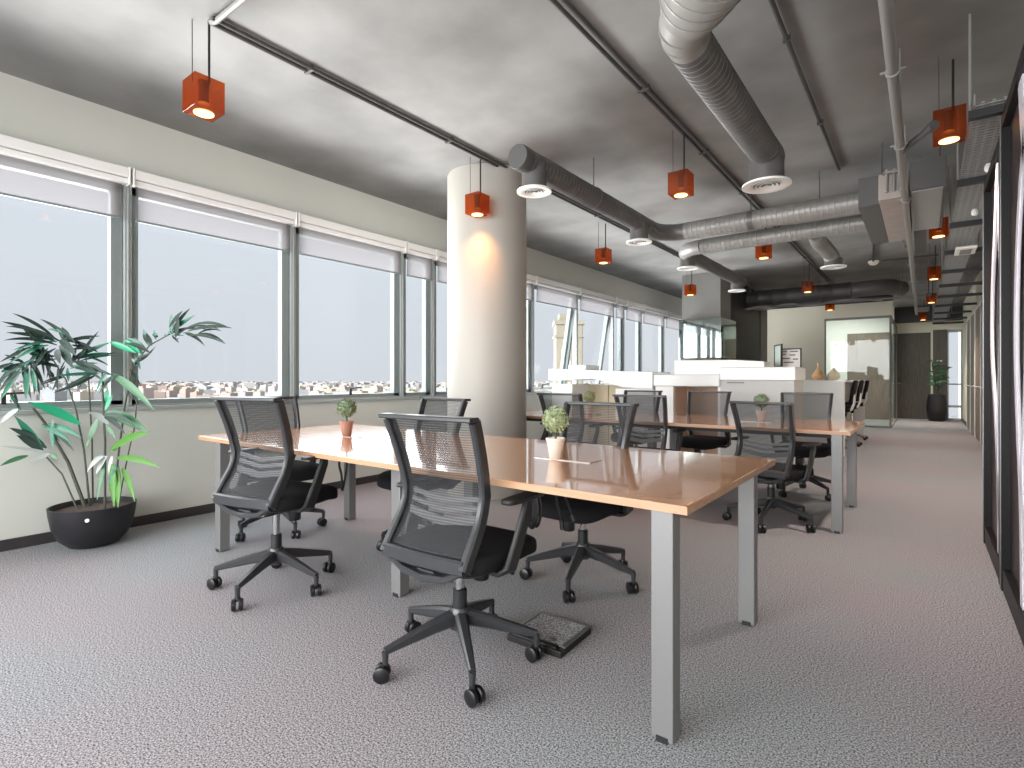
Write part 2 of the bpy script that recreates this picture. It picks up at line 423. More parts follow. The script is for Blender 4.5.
# ------------------------------------------------------------------ windows and blinds
ED = [-2.60, -1.24, .12, 1.48, 2.84, 4.21, 4.71, 5.52, 6.87, 8.21, 9.60, 10.07, 10.92, 12.2, 13.5, 14.8, 16.1]
OPEN = (6.87, 8.21)
bl_desc = {2: 'above the potted palm, nearest the camera', 3: 'second along the wall from the palm, above the near table', 4: 'third along the wall from the palm, just before the narrow pane',
           5: 'over the narrow pane, before the round column', 6: 'partly hidden by the round column', 7: 'right behind the round column', 8: 'first beyond the round column, over an open casement',
           9: 'second beyond the round column, over an open casement', 10: 'over the second narrow pane, beyond both open casements', 11: 'fourth beyond the round column',
           12: 'fifth beyond the round column', 13: 'last before the mirrored box', 14: 'behind the mirrored box'}
for i, (y0, y1) in enumerate(zip(ED, ED[1:])):
    fr = MB()
    fr.box((XL-.085, y1-.025, SILL), (XL+.004, y1+.025, 2.76)).box((XL-.09, y0+.025, SILL), (XL-.02, y1-.025, SILL+.015)).box((XL-.09, y0+.025, 2.62), (XL-.02, y1-.025, 2.76))
    fr.box((XL+.004, y1-.006, SILL), (XL+.012, y1+.006, 2.62))
    wo = struct(fr.build('window_%d' % (i+1), 'aluminium', smooth=False, bevel=.003))
    opened = y0 in OPEN
    a, b_ = y0+.03, y1-.03
    W = .075
    sash = MB().box((-.035, a, -1.675), (.035, a+W*.6, 0)).box((-.035, b_-W, -1.675), (.035, b_, 0)).box((-.035, a, -1.675), (.035, b_, -1.64)).box((-.035, a, -.06), (.035, b_, 0))
    so = sash.build('sash', 'aluminium_dark', wo, smooth=False, bevel=.003)
    so.location = (XL-.055, 0, 2.62)
    pn = MB().box((-.006, a+W*.6, -1.64), (.006, b_-W, -.06)).build('pane', 'window_glass', so, smooth=False)
    if opened: so.rotation_euler = (0, R(9), 0)
    if i in (2, 4, 8, 9):
        ym = (y0+y1)/2-.02
        MB().box((.035, ym-.012, -1.65), (.05, ym+.012, -1.575)).tube([(.05, ym, -1.585), (.075, ym, -1.578), (.077, ym+.11, -1.572)], .008, 8).build('handle', 'black_metal', so)
    if i < 2 or i > 14: continue
    bl = thing('roller_blind', 'pale roller blind '+bl_desc[i], 'blind', (XL, (y0+y1)/2, 2.36), 0, 'roller blinds on the window wall')
    h = (y1-y0)/2-.02
    MB().box((.005, -h, .30), (.085, h, .375)).box((.005, -h, .255), (.075, h, .295)).build('cassette', 'white_gloss', bl, smooth=False, bevel=.008)
    for q in (-h-.012, h): MB().box((.005, q, .25), (.09, q+.012, .38)).build('end_cap', 'white_metal', bl, smooth=False, bevel=.004)
    MB().grid([[(.035, -h+.02, .27), (.035, h-.03, .27)], [(.035, -h+.02, 0), (.035, h-.03, 0)]]).build('fabric', 'blind_fabric', bl, smooth=False)
    MB().box((.028, -h+.02, -.012), (.042, h-.03, .004)).build('bottom_bar', 'aluminium_dark', bl, smooth=False, bevel=.003)

# ------------------------------------------------------------------ city beyond the windows
GZ = -32
struct(MB().box((-5200, -1500, GZ-1), (-560, 6500, GZ)).build('ground_city', 'city_ground', smooth=False))  # near side left open so the added upward sun reaches the windows
protos = []
def bld(w, d, h, k):
    m = MB().box((-w/2, -d/2, 0), (w/2, d/2, h))
    m.box((-w/2, -d/2, h), (w/2, -d/2+.6, h+1.0)).box((-w/2, d/2-.6, h), (w/2, d/2, h+1.0)).box((-w/2, -d/2+.6, h), (-w/2+.6, d/2-.6, h+1)).box((w/2-.6, -d/2+.6, h), (w/2, d/2-.6, h+1))
    m.box((-w*.2, -d*.15, h), (w*.1, d*.2, h+2.8))
    if k % 2: m.box((w*.25, -d*.3, h), (w*.35, -d*.2, h+2.0))
    return m
BL = 'pale low city building among the rooftops beyond the windows'
dims = [(17, 14, 11), (26, 16, 9), (14, 20, 13), (30, 18, 8), (20, 18, 15), (22, 14, 12)]
spots = []; tries = 0
while len(spots) < 295 and tries < 60000:
    tries += 1
    u = random.uniform(-40, 690)
    dist = 780*(2000/780)**random.random()
    p = ray(u, CY)*(dist/FPX)
    if all((p-q).length_squared > 46**2 for q in spots): spots.append(p)
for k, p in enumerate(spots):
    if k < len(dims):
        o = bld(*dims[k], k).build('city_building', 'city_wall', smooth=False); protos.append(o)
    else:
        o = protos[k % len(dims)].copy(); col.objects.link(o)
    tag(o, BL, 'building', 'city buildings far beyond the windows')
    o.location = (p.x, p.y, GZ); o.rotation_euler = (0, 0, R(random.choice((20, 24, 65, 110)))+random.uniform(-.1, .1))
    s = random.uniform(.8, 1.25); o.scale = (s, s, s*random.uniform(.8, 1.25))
far_city = MB(); far_pts = []
while len(far_pts) < 1500:
    u = random.uniform(-60, 720); dist = 2050*(4600/2050)**random.random(); p = ray(u, CY)*(dist/FPX); far_pts.append(p)
    w_, d_, h_ = random.uniform(16, 44), random.uniform(14, 26), random.uniform(9, 19)
    far_city.box((-w_/2, -d_/2, 0), (w_/2, d_/2, h_), Matrix.Translation((p.x, p.y, GZ)) @ Matrix.Rotation(random.choice((.35, .42, 1.1, 1.9)), 4, 'Z'))
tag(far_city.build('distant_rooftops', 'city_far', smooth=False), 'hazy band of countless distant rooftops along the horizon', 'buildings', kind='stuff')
tp = at_depth(568, CY, 170); tw = thing('stone_tower', 'tall beige stone tower outside, behind the two open casement windows', 'tower', (tp.x, tp.y, GZ), R(37))
MB().box((-4.2, -4.2, 0), (4.2, 4.2, 50)).build('shaft', 'tower_stone', tw, smooth=False, bevel=.3)
c = MB().box((-4.7, -4.7, 50), (4.7, 4.7, 51.2)).box((-4.7, -4.7, 46), (4.7, 4.7, 46.6)).box((-3, -3, 51.2), (3, 3, 53.5))
c.build('cornice', 'tower_stone', tw, smooth=False)
c = MB()
for z in range(12):
    for x in (-2, 0, 2): c.box((x-.45, -4.32, 3+z*3.4), (x+.45, -4.18, 5+z*3.4)).box((4.18, x-.45, 3+z*3.4), (4.32, x+.45, 5+z*3.4))
c.build('windows_recess', 'grey_paint', tw, smooth=False)

# ------------------------------------------------------------------ office chair
def yprof(z):       # back profile: distance behind the seat's centre
    pts = [(.45, -.215), (.53, -.165), (.62, -.105), (.70, -.092), (.80, -.112), (.90, -.145), (1.0, -.185)]
    for (z0, a), (z1, b) in zip(pts, pts[1:]):
        if z <= z1: t = (z-z0)/(z1-z0); return a+(b-a)*t
    return pts[-1][1]
def hw(z):
    pts = [(.45, .205), (.66, .200), (1.0, .225)]
    for (z0, a), (z1, b) in zip(pts, pts[1:]):
        if z <= z1: t = (z-z0)/(z1-z0); return a+(b-a)*t
    return pts[-1][1]
def make_chair():
    t = thing('office_chair', '', 'chair', group='black mesh office chairs at the tables')
    # star base with castors
    b = MB()
    b.lathe([(.030, .125), (.040, .13), (.043, .20), (.034, .215)], n=24)
    for k in range(5):
        a = 2*PI*k/5; c, s = math.cos(a), math.sin(a)
        b.sweep([(c*.02, s*.02, .175), (c*.12, s*.12, .158), (c*.24, s*.24, .130), (c*.315, s*.315, .112)], [(.052, .062), (.042, .05), (.032, .036), (.024, .026)], (-s, c, 0))
        b.cyl((c*.312, s*.312, .112), (c*.312, s*.312, .062), .014, .011, 10)
    sb = b.build('star_base', 'frame_plastic', t)
    for k in range(5):
        a = 2*PI*k/5; c, s = math.cos(a), math.sin(a); ang = a+.9+k*1.1
        ax = Vector((math.cos(ang), math.sin(ang), 0)); fw = Vector((-ax.y, ax.x, 0)); ctr = Vector((c*.312, s*.312, .031))+fw*.012
        w = MB()
        for sg in (-1, 1):
            w.tube([ctr+ax*(sg*.006), ctr+ax*(sg*.010), ctr+ax*(sg*.024), ctr+ax*(sg*.027)], [.026, .030, .030, .024], 18)
        w.tube([ctr+fw*(-.004)+Vector((0, 0, .012)), ctr+Vector((0, 0, .034))-fw*.01], [.012, .014], 10)
        w.build('caster', 'caster_black', sb)
    MB().lathe([(.029, .21), (.029, .285), (.024, .29)], n=20).build('lift_sleeve', 'black_plastic', t)
    MB().lathe([(.019, .235), (.019, .40)], n=20).build('gas_lift', 'chrome', t)
    m = MB().sq((0, -.02, .395), (.085, .14, .028), .3, .3, 20, 8)
    m.sweep([(0, -.10, .39), (0, -.2, .40)], (.10, .035), (1, 0, 0))
    m.build('tilt_mechanism', 'black_plastic', t)
    MB().lathe([(.030, .30), (.034, .305), (.034, .365), (.028, .37)], (.03, .10, 0), 18).build('tension_knob', 'black_plastic', t)
    MB().tube([(.07, .02, .395), (.2, .04, .39), (.24, .04, .385)], [.006, .006, .009], 8).build('lever', 'black_plastic', t)
    # seat
    def droop(p):
        if p.y > .10: p.z -= ((p.y-.10)/.14)**2*.028
        return p
    s = MB().sq((0, .035, .455), (.245, .245, .046), .42, .42, 40, 16, droop).build('seat', 'seat_fabric', t)
    MB().sq((0, .02, .420), (.215, .21, .014), .3, .4, 32, 6).build('seat_pan', 'black_plastic', t)
    # back
    f = MB()
    zs = [.452, .50, .55, .60, .65, .70, .78, .86, .94, .985]
    for sg in (-1, 1):
        f.sweep([(sg*hw(z), yprof(z), z) for z in zs], [(.034, .050) if z < .56 else (.028, .050) for z in zs], (1, 0, 0))
    X = [-.225, -.15, -.05, .05, .15, .225]
    f.sweep([(x*1.05, yprof(.99)-.012-.010*math.cos(x*PI/.5), .992) for x in X], (.056, .018), (0, 1, 0))
    f.sweep([(x*.205/.225, yprof(.465)-.004-.012*math.cos(x*PI/.45), .465) for x in X], (.036, .056), (0, 1, 0))
    f.build('back_frame', 'frame_plastic', t)
    rows = []
    for i in range(25):
        z = .475+(.985-.475)*i/24; rows.append([Vector((hw(z)*k, yprof(z)-.004-.022*(1-k*k), z)) for k in [j/6-1 for j in range(13)]])
    MB().grid(rows).build('back_mesh', 'chair_mesh', t)
    l = MB()
    for z0, h in ((.685, .020), (.650, .020), (.608, .034)):
        P = []
        for j in range(13):
            k = j/6-1; P.append((k*.175, yprof(z0)+.010-.010*(1-k*k), z0-.022*(1-abs(k))))
        l.sweep(P, (h, .010), (0, 0, 1))
    l.build('lumbar_support', 'lumbar_grey', t)
    bk = MB()
    bk.sweep([(-.20, yprof(.455)+.004, .452), (-.11, -.200, .405), (.0, -.205, .395), (.11, -.200, .405), (.20, yprof(.455)+.004, .452)], [(.032, .022), (.042, .026), (.052, .028), (.042, .026), (.032, .022)], (0, 1, 0))
    bk.sweep([(-.12, -.195, .405), (-.06, -.08, .395)], (.03, .022), (1, 0, 0)).sweep([(.12, -.195, .405), (.06, -.08, .395)], (.03, .022), (1, 0, 0))
    bk.build('back_bracket', 'frame_plastic', t)
    for sg in (-1, 1):
        a = MB()
        a.sweep([(sg*.12, -.02, .405), (sg*.235, -.03, .405), (sg*.27, -.025, .425), (sg*.282, .01, .52), (sg*.288, .06, .64), (sg*.286, .068, .672)],
                [(.05, .022), (.06, .022), (.075, .020), (.060, .022), (.052, .024), (.045, .024)], (0, 1, 0))
        ao = a.build('armrest', 'black_plastic', t)
        MB().sq((sg*.280, .05, .682), (.034, .125, .011), .4, .5, 28, 8).build('arm_pad', 'black_plastic', ao)
    return t
chair0 = make_chair()
def place_chair(x, y, rz, star, label, first=False, lift=0):
    o = chair0 if first else copy_tree(chair0)
    o.location = (x, y, 0); o.rotation_euler = (0, 0, R(rz)); o['label'] = label
    for ch in [k for k in bpy.data.objects if k.parent == o]:
        if ch.name.startswith('star_base'): ch.rotation_euler = (0, 0, R(star-rz))
        elif not ch.name.startswith('lift_sleeve'): ch.location.z = lift
    return o
place_chair(-1.50, 1.61, 2, 33, 'black mesh office chair nearest the camera, tucked under the near table beside the floor box', True, lift=.002)
place_chair(-2.83, 1.56, 12, 9, 'black mesh chair on the near side of the near table, closer to the palm', lift=.045)
place_chair(-3.85, 2.15, -90, -10, 'black mesh chair at the window end of the near table, half hidden by another chair')
place_chair(-2.78, 2.62, 176, 40, 'black mesh chair on the far side of the near table, backed by the round column')
place_chair(-1.53, 2.66, 178, -2, 'black mesh chair across the near table behind the white topiary pot, cables before its seat')
place_chair(-2.82, 4.62, 2, 20, 'black mesh chair next to the round column, camera side of the second table')
place_chair(-1.99, 4.62, 2, 50, 'black mesh chair at middle of the second table, camera side')
place_chair(-.95, 4.60, -13, -19, 'black mesh chair at the corridor end of the second table, camera side, fully visible base', lift=-.035)
place_chair(-1.93, 6.0, 178, 12, 'black mesh chair across the second table, before the brown cubby of the white counter')
place_chair(-.94, 6.0, 182, 30, 'black mesh chair across the second table at its corridor end, before the plain white block')
place_chair(-2.72, 6.0, 180, 60, 'black mesh chair across the second table, mostly hidden behind the middle chair')

# ------------------------------------------------------------------ tables
TW, TD, TZ = 3.34, 1.21, .755
def make_table(label, loc):
    t = thing('meeting_table', label, 'table', loc)
    top = MB().box((-TW/2, -TD/2, TZ-.027), (TW/2, TD/2, TZ)).build('tabletop', 'table_wood', t, smooth=False, bevel=.002)
    e = .003
    MB().box((-TW/2-e, -TD/2-e, TZ-.026), (TW/2+e, -TD/2, TZ-.002)).box((-TW/2-e, TD/2, TZ-.026), (TW/2+e, TD/2+e, TZ-.002)).box((TW/2, -TD/2, TZ-.026), (TW/2+e, TD/2, TZ-.002)).box((-TW/2-e, -TD/2, TZ-.026), (-TW/2, TD/2, TZ-.002)).build('edge_band', 'table_edge', top, smooth=False)
    f = MB()
    for y in (-.36, .36): f.box((-1.50, y-.02, TZ-.075), (1.58, y+.02, TZ-.027))
    for x in (-1.47, 1.58, .04): f.box((x-.02, -.52, TZ-.045), (x+.02, .43, TZ-.027))
    f.build('under_frame', 'under_dark', t, smooth=False)
    for x, y in ((1.585, -.555), (1.585, .455), (-1.465, -.545), (-1.465, .455), (.04, -.315), (.04, .25)):
        l = MB().box((x-.036, y-.032, .004), (x+.036, y+.032, TZ-.027)).build('leg', 'leg_grey', t, smooth=False, bevel=.003)
        MB().box((x-.018, y-.036, .0), (x+.020, y+.034, .018)).build('foot', 'black_plastic', l, smooth=False)
    for x in (.88, -.85):
        h = MB().box((x-.15, -.055, TZ), (x+.15, .055, TZ+.004)).build('cable_hatch', 'table_wood', t, smooth=False, bevel=.0015)
        MB().box((x-.155, -.060, TZ), (x+.155, -.056, TZ+.003)).box((x-.155, .056, TZ), (x+.155, .060, TZ+.003)).box((x-.155, -.056, TZ), (x-.151, .056, TZ+.003)).box((x+.151, -.056, TZ), (x+.155, .056, TZ+.003)).build('hatch_rim', 'steel_trim', h, smooth=False)
    return t
T1 = make_table('long wooden meeting table with grey legs nearest the camera', (-2.236, 2.211, 0))
T2 = copy_thing(T1, (-2.09, 5.19, 0), 0, 'long wooden meeting table with grey legs before the white counters')

# topiary balls in pots
def topiary(loc, label, potm, green, seed, group):
    rd = random.Random(seed)
    t = thing('topiary', label, 'plant', loc, 0, group)
    MB().lathe([(.026, 0), (.030, .004), (.036, .05), (.044, .088), (.047, .09), (.047, .100), (.041, .100), (.039, .088)], n=24).build('pot', potm, t)
    MB().lathe([(.038, .084), (.010, .09)], n=16).build('soil', 'soil', t)
    MB().tube([(0, 0, .085), (.003, 0, .12), (0, 0, .17)], .005, 8).build('stem', 'stem_dark', t)
    b = MB()
    b.sq((0, 0, .186), (.052, .052, .052), 1, 1, 16, 10)
    for k in range(330):
        z = rd.uniform(-1, 1); a = rd.uniform(0, 2*PI); r = math.sqrt(1-z*z)
        n = Vector((r*math.cos(a), r*math.sin(a), z)); q = n.orthogonal().normalized(); q = Matrix.Rotation(rd.uniform(0, 6.3), 3, n) @ q
        p = Vector((0, 0, .186))+n*rd.uniform(.048, .058); L = rd.uniform(.012, .02); w = n.cross(q)*.0055
        tip = p+(q*.7+n*.8).normalized()*L; mid = p+(tip-p)*.5
        vs = [b.bm.verts.new(x) for x in (p, mid+w+n*.002, tip, mid-w+n*.002)]
        b.bm.faces.new(vs)
    b.build('foliage', green, t, smooth=False)
    return t
TP = 'potted topiary balls on the tables'
topiary((-1.395, 2.165, TZ+.004), 'topiary ball in white pot on the corridor half of the near table', 'pot_white', 'topiary_green', 1, TP)
topiary((-3.075, 2.19, TZ+.004), 'topiary ball in terracotta pot on the window half of the near table', 'terracotta', 'topiary_dark', 2, TP)
topiary((-1.15, 5.18, TZ+.004), 'topiary ball in white pot on the corridor half of the second table', 'pot_white', 'topiary_dark', 3, TP)
topiary((-2.90, 5.18, TZ+.004), 'topiary ball in white pot on the window half of the second table', 'pot_white', 'topiary_green', 4, TP)

# cables hanging under the near table, and the floor box
c = MB(); rd = random.Random(4)
for k in range(9):
    x = -1.34+rd.uniform(-.012, .012); y = 1.90+rd.uniform(-.015, .015); w = rd.uniform(.020, .042); zt = rd.uniform(.505, .54)
    L = smooth([(x, y, .72), (x-w*.4, y, .65), (x-w, y+.01, .58), (x-w*.6, y+.01, zt), (x+w*.3, y, zt-.005), (x+w*.8, y, .58), (x+w*.4, y, .65), (x, y, .72)], 5)
    c.tube(L, .006, 6)
c.tube([(-1.37, 1.90, .645), (-1.32, 1.895, .64), (-1.31, 1.91, .645)], .010, 6)
tag(c.build('cable_bundle', 'cable_black'), 'coiled bundle of black cables hanging under the near table', 'cable')
c = MB()
c.tube(smooth([(-1.21, 1.90, .72), (-1.22, 1.90, .64), (-1.20, 1.91, .55)]), .006, 6).tube(smooth([(-1.21, 1.90, .72), (-1.18, 1.90, .66), (-1.15, 1.91, .58)]), .005, 6)
c.cyl((-1.20, 1.91, .55), (-1.197, 1.912, .51), .012, .010, 8).cyl((-1.15, 1.91, .58), (-1.142, 1.912, .555), .011, .009, 8)
tag(c.build('power_cord', 'cable_black'), 'short forked black power cord dangling beside the coiled cables', 'cable')
c = MB().tube(smooth([(-2.74, 1.92, .72), (-2.77, 1.92, .64), (-2.76, 1.93, .56), (-2.74, 1.92, .48), (-2.71, 1.92, .56), (-2.71, 1.93, .64), (-2.73, 1.92, .72)]), .007, 6)
tag(c.build('power_cord', 'cable_black'), 'loop of black cord under the window half of the near table', 'cable')
fb = thing('floor_box', 'square carpeted floor box with steel rim lying on the carpet beside the nearest chair', 'floor box', (-1.31, 1.985, 0), R(2))
MB().box((-.135, -.135, 0), (.135, .135, .028)).build('body', 'black_metal', fb, smooth=False, bevel=.003)
MB().box((-.118, -.10, .028), (.118, .122, .034)).build('carpet_lid', 'carpet', fb, smooth=False, bevel=.003)
MB().box((-.135, .122, .028), (.135, .135, .036)).box((-.135, -.10, .028), (-.118, .122, .036)).box((.118, -.10, .028), (.135, .122, .036)).build('rim', 'steel_trim', fb, smooth=False)
MB().box((-.11, -.135, .028), (.11, -.105, .040)).build('cable_flap', 'caster_black', fb, smooth=False, bevel=.003)
MB().box((.04, -.085, .034), (.075, -.06, .038)).build('latch', 'steel_trim', fb, smooth=False)

# ------------------------------------------------------------------ potted palm
PB = Vector((-4.56, 1.19, 0))
pl = thing('potted_palm', 'tall palm with slender leaves in a black bowl by the window wall', 'plant', PB)
MB().lathe([(.10, 0), (.14, .006), (.195, .06), (.228, .14), (.243, .23), (.247, .275), (.236, .277), (.230, .25), (.225, .24)], n=48, cap1=False).build('bowl', 'bowl_black', pl)
MB().lathe([(.225, .24), (.12, .25), (.01, .252)], n=32, cap0=False).build('soil', 'soil', pl)
MB().cyl((.222, -.09, .215), (.228, -.093, .215), .012, .012, 12).build('sticker', 'paper_white', pl)
DEP = -SN*PB.x + CS*PB.y
def P3(u, v, off=0): return at_depth(u, v, DEP+off)-PB
stems = [
    ([(86, 507, .02), (68, 462, .0), (45, 423, -.05), (33, 408, -.1)], .012),
    ([(78, 505, -.02), (62, 474, .02), (40, 450, .02), (10, 400, -.03)], .006),
    ([(90, 505, .05), (84, 450, .06), (76, 410, .08), (66, 380, .08), (48, 352, .05)], .007),
    ([(93, 505, .1), (92, 440, .12), (89, 385, .14), (85, 350, .1), (72, 338, .1)], .006),
    ([(105, 505, -.06), (105, 440, -.08), (103, 400, -.08), (102, 372, -.1)], .008),
    ([(113, 506, .04), (119, 450, .06), (125, 405, .1), (132, 370, .1), (137, 360, .1), (150, 345, .1), (170, 334, .08)], .007),
    ([(117, 505, -.02), (128, 455, -.04), (135, 425, -.02), (138, 385, .0), (136, 372, 0)], .005),
]
for pts, r in stems:
    Q = [P3(*p) for p in pts]; Q[0].z = .235
    MB().tube(Q, [r*(1-.5*i/len(Q)) for i in range(len(Q))], 8).build('stem', 'stem_dark', pl)
def leaf(m, p0, p1, wid, sag, up=Vector((0, 0, 1))):
    n = 7; d = p1-p0; L = d.length
    view = Vector((SN, -CS, .25)).normalized()
    s = d.cross(view)
    s = s.normalized() if s.length > 1e-6 else Vector((1, 0, 0))
    rows = []
    for i in range(n+1):
        t = i/n
        c = p0+d*t+Vector((0, 0, 1))*(sag*L*4*t*(1-t))
        w = wid*(math.sin(PI*min(1, t*.94+.05))**.8)*(1-.35*t)
        k = view*(-w*.35)
        rows.append([c-s*w+k*0, c+k, c+s*w])
    m.grid(rows)
# (u0,v0,u1,v1,width,sag,depth0,depth1,tone)
LV = [
    # crown at upper left, dark against the sky
    (55, 342, 0, 322, .016, .06, 0, -.2, 'd'), (52, 340, 0, 334, .014, .04, 0, -.1, 'd'), (48, 340, 5, 336, .012, .02, 0, .1, 'd'), (70, 340, 32, 321, .012, .08, 0, .05, 'd'),
    (70, 341, 56, 328, .020, .0, 0, .1, 'd'), (66, 342, 100, 336, .014, .05, 0, .1, 'd'), (72, 345, 98, 352, .012, .05, 0, .1, 'd'), (60, 345, 73, 368, .030, .02, 0, -.15, 'd'),
    (42, 345, 0, 362, .020, .05, -.05, -.25, 'd'), (42, 345, 20, 372, .016, .0, -.05, -.1, 'd'), (42, 346, 49, 382, .014, .0, -.05, 0, 'd'), (40, 347, 0, 346, .010, .05, 0, .1, 'd'),
    (15, 350, 42, 366, .020, .03, .05, .1, 't'), (72, 362, 84, 350, .014, 0, 0, 0, 'd'), (74, 358, 112, 342, .018, .03, .02, .1, 't'), (110, 342, 136, 353, .020, .02, .1, .1, 'T'),
    (84, 360, 120, 352, .010, .02, .1, .15, 'd'), (72, 366, 114, 376, .016, .04, .0, -.1, 'd'), (70, 366, 100, 374, .014, .03, 0, 0, 't'), (96, 375, 53, 393, .016, -.02, -.05, -.2, 'd'),
    (25, 365, 26, 400, .022, 0, -.1, -.2, 't'), (30, 364, 40, 395, .018, 0, -.1, -.1, 'd'), (18, 368, 0, 400, .022, .02, -.1, -.25, 't'), (28, 364, 0, 367, .012, .03, -.1, -.15, 'd'),
    (28, 363, 0, 378, .014, .04, -.1, -.3, 'd'), (28, 362, 60, 368, .012, .06, -.1, 0, 'd'), (65, 366, 50, 392, .010, .06, 0, 0, 'd'), (68, 368, 68, 382, .018, 0, 0, .05, 't'),
    (62, 378, 30, 385, .008, .05, 0, .1, 'd'), (86, 372, 78, 392, .008, .03, 0, 0, 'd'), (112, 376, 97, 393, .014, .06, -.08, -.1, 't'), (50, 352, 20, 356, .014, .04, 0, .05, 'd'),
    (0, 372, 14, 366, .020, .0, -.2, -.1, 't'), (5, 395, 18, 410, .012, .04, -.1, -.1, 't'), (46, 368, 52, 380, .010, .0, 0, 0, 'd'),
    # middle, bright and long
    (80, 424, 28, 402, .030, .05, -.1, -.3, 'T'), (42, 452, 15, 416, .030, .04, -.05, -.2, 't'), (48, 424, 82, 438, .018, .04, -.1, -.2, 't'), (50, 424, 54, 450, .016, .0, -.1, -.1, 't'),
    (112, 374, 154, 410, .026, .04, -.08, -.25, 'g'), (104, 404, 108, 388, .022, 0, -.08, -.05, 'T'), (112, 395, 104, 412, .014, 0, 0, 0, 'T'), (106, 412, 148, 432, .034, .05, -.1, -.25, 'g'),
    (104, 414, 140, 430, .020, .05, -.1, -.2, 'd'), (110, 450, 150, 432, .026, .05, -.1, -.25, 'l'), (98, 418, 86, 448, .022, .04, -.1, -.15, 'g'), (106, 424, 115, 438, .016, 0, -.1, -.1, 'g'),
    (116, 458, 160, 468, .020, .05, -.1, -.3, 'l'), (112, 452, 132, 430, .014, 0, -.1, -.1, 'l'),
    # undersides whitened in colour to carry the glare
    (108, 424, 88, 412, .020, .1, -.1, -.2, 'w'), (104, 456, 87, 472, .018, .18, -.12, -.2, 'w'), (106, 456, 96, 474, .018, .1, -.12, -.15, 'w'), (50, 453, 0, 446, .010, .02, -.05, -.25, 'w'),
    (50, 453, 30, 462, .018, .02, -.05, -.15, 'w'), (14, 408, 0, 424, .020, .08, -.1, -.25, 'w'), (112, 456, 108, 476, .014, .05, -.12, -.12, 'w'),
    (26, 455, 0, 466, .018, .05, -.1, -.25, 'g'), (50, 453, 58, 460, .018, 0, -.1, -.1, 'g'),
    # drooping lime leaves over the bowl
    (112, 464, 114, 507, .024, .02, -.12, -.26, 'l'), (118, 466, 118, 508, .022, .02, -.12, -.28, 'l'), (122, 468, 135, 502, .020, .08, -.12, -.24, 'l'), (104, 464, 97, 500, .018, .02, -.12, -.2, 'g'),
    (112, 466, 110, 492, .014, .0, -.1, -.2, 'd'),
    # frond reaching to the right
    (172, 334, 171, 314, .018, .0, .08, .08, 't'), (170, 332, 195, 315, .018, .03, .08, .1, 't'), (170, 333, 190, 327, .008, .03, .08, .12, 'd'), (188, 331, 232, 328, .013, .06, .08, .0, 'd'),
    (175, 334, 212, 326, .007, .1, .08, .1, 'd'), (186, 334, 205, 346, .010, .12, .08, .1, 'd'), (198, 334, 226, 344, .009, .14, .08, .1, 'd'), (172, 336, 179, 343, .008, .05, .08, .1, 'd'),
    (150, 346, 143, 329, .020, 0, .1, .1, 't'), (158, 337, 152, 334, .014, .1, .1, .1, 't'), (146, 350, 126, 338, .020, .06, .1, .1, 't'), (142, 354, 124, 340, .020, .06, .1, .12, 'T'),
    (138, 362, 156, 346, .010, -.06, .1, .1, 'd'), (136, 366, 132, 358, .014, .1, .1, .1, 't'), (164, 336, 170, 334, .012, .1, .08, .08, 't'), (136, 372, 138, 388, .010, .06, .1, .1, 'd'),
    (135, 396, 138, 405, .010, 0, .1, .1, 'd'), (140, 392, 130, 384, .010, .1, 0, 0, 'd'),
]
rl = random.Random(11)
for L in list(LV):
    for _ in range(2 if L[8] in 'dt' else 0):
        a = rl.uniform(-.5, .5); du, dv = L[2]-L[0], L[3]-L[1]; k = rl.uniform(.7, 1.05)
        LV.append((L[0]+rl.uniform(-7, 7), L[1]+rl.uniform(-5, 5), L[0]+k*(du*math.cos(a)-dv*math.sin(a)), L[1]+k*(du*math.sin(a)+dv*math.cos(a)), L[4]*.8, L[5]+.03, L[6]-.02, L[7]+rl.uniform(-.08, .08), rl.choice('dddt')))
tone = {'d': 'leaf_dark', 't': 'leaf_teal', 'T': 'leaf_teal', 'g': 'leaf_dark', 'l': 'leaf_lime', 'w': 'leaf_glare'}
mat('leaf_mid', (56, 104, 68), .38, spec=.6); tone['g'] = 'leaf_mid'
mat('leaf_bright', (22, 150, 108), .35, spec=.6); tone['T'] = 'leaf_bright'
mat('leaf_teal2', (34, 104, 82), .38, spec=.6); tone['t'] = 'leaf_teal2'
LV.sort(key=lambda L: -math.hypot(L[2]-L[0], L[3]-L[1])*L[4])
# the hundred largest leaves stand alone; small dark ones beyond them form one mass
keep = [L for L in LV if L[8] not in 'd']; keep += [L for L in LV if L[8] == 'd'][:max(0, 100-len(keep))]
small = MB()
for L in LV:
    (u0, v0, u1, v1, wd, sg, d0, d1, k) = L
    single = L in keep[:100]; m = MB() if single else small; p0, p1 = P3(u0, v0, d0), P3(u1, v1, d1)
    for p in (p0, p1):                    # keep clear of the wall and glass
        p.x = max(p.x, XL+.09-PB.x)
    leaf(m, p0, p1, wd*1.2, sg)
    if single: m.build('leaf', tone[k], pl)
small.build('small_leaves', 'leaf_dark', pl)['kind'] = 'stuff'

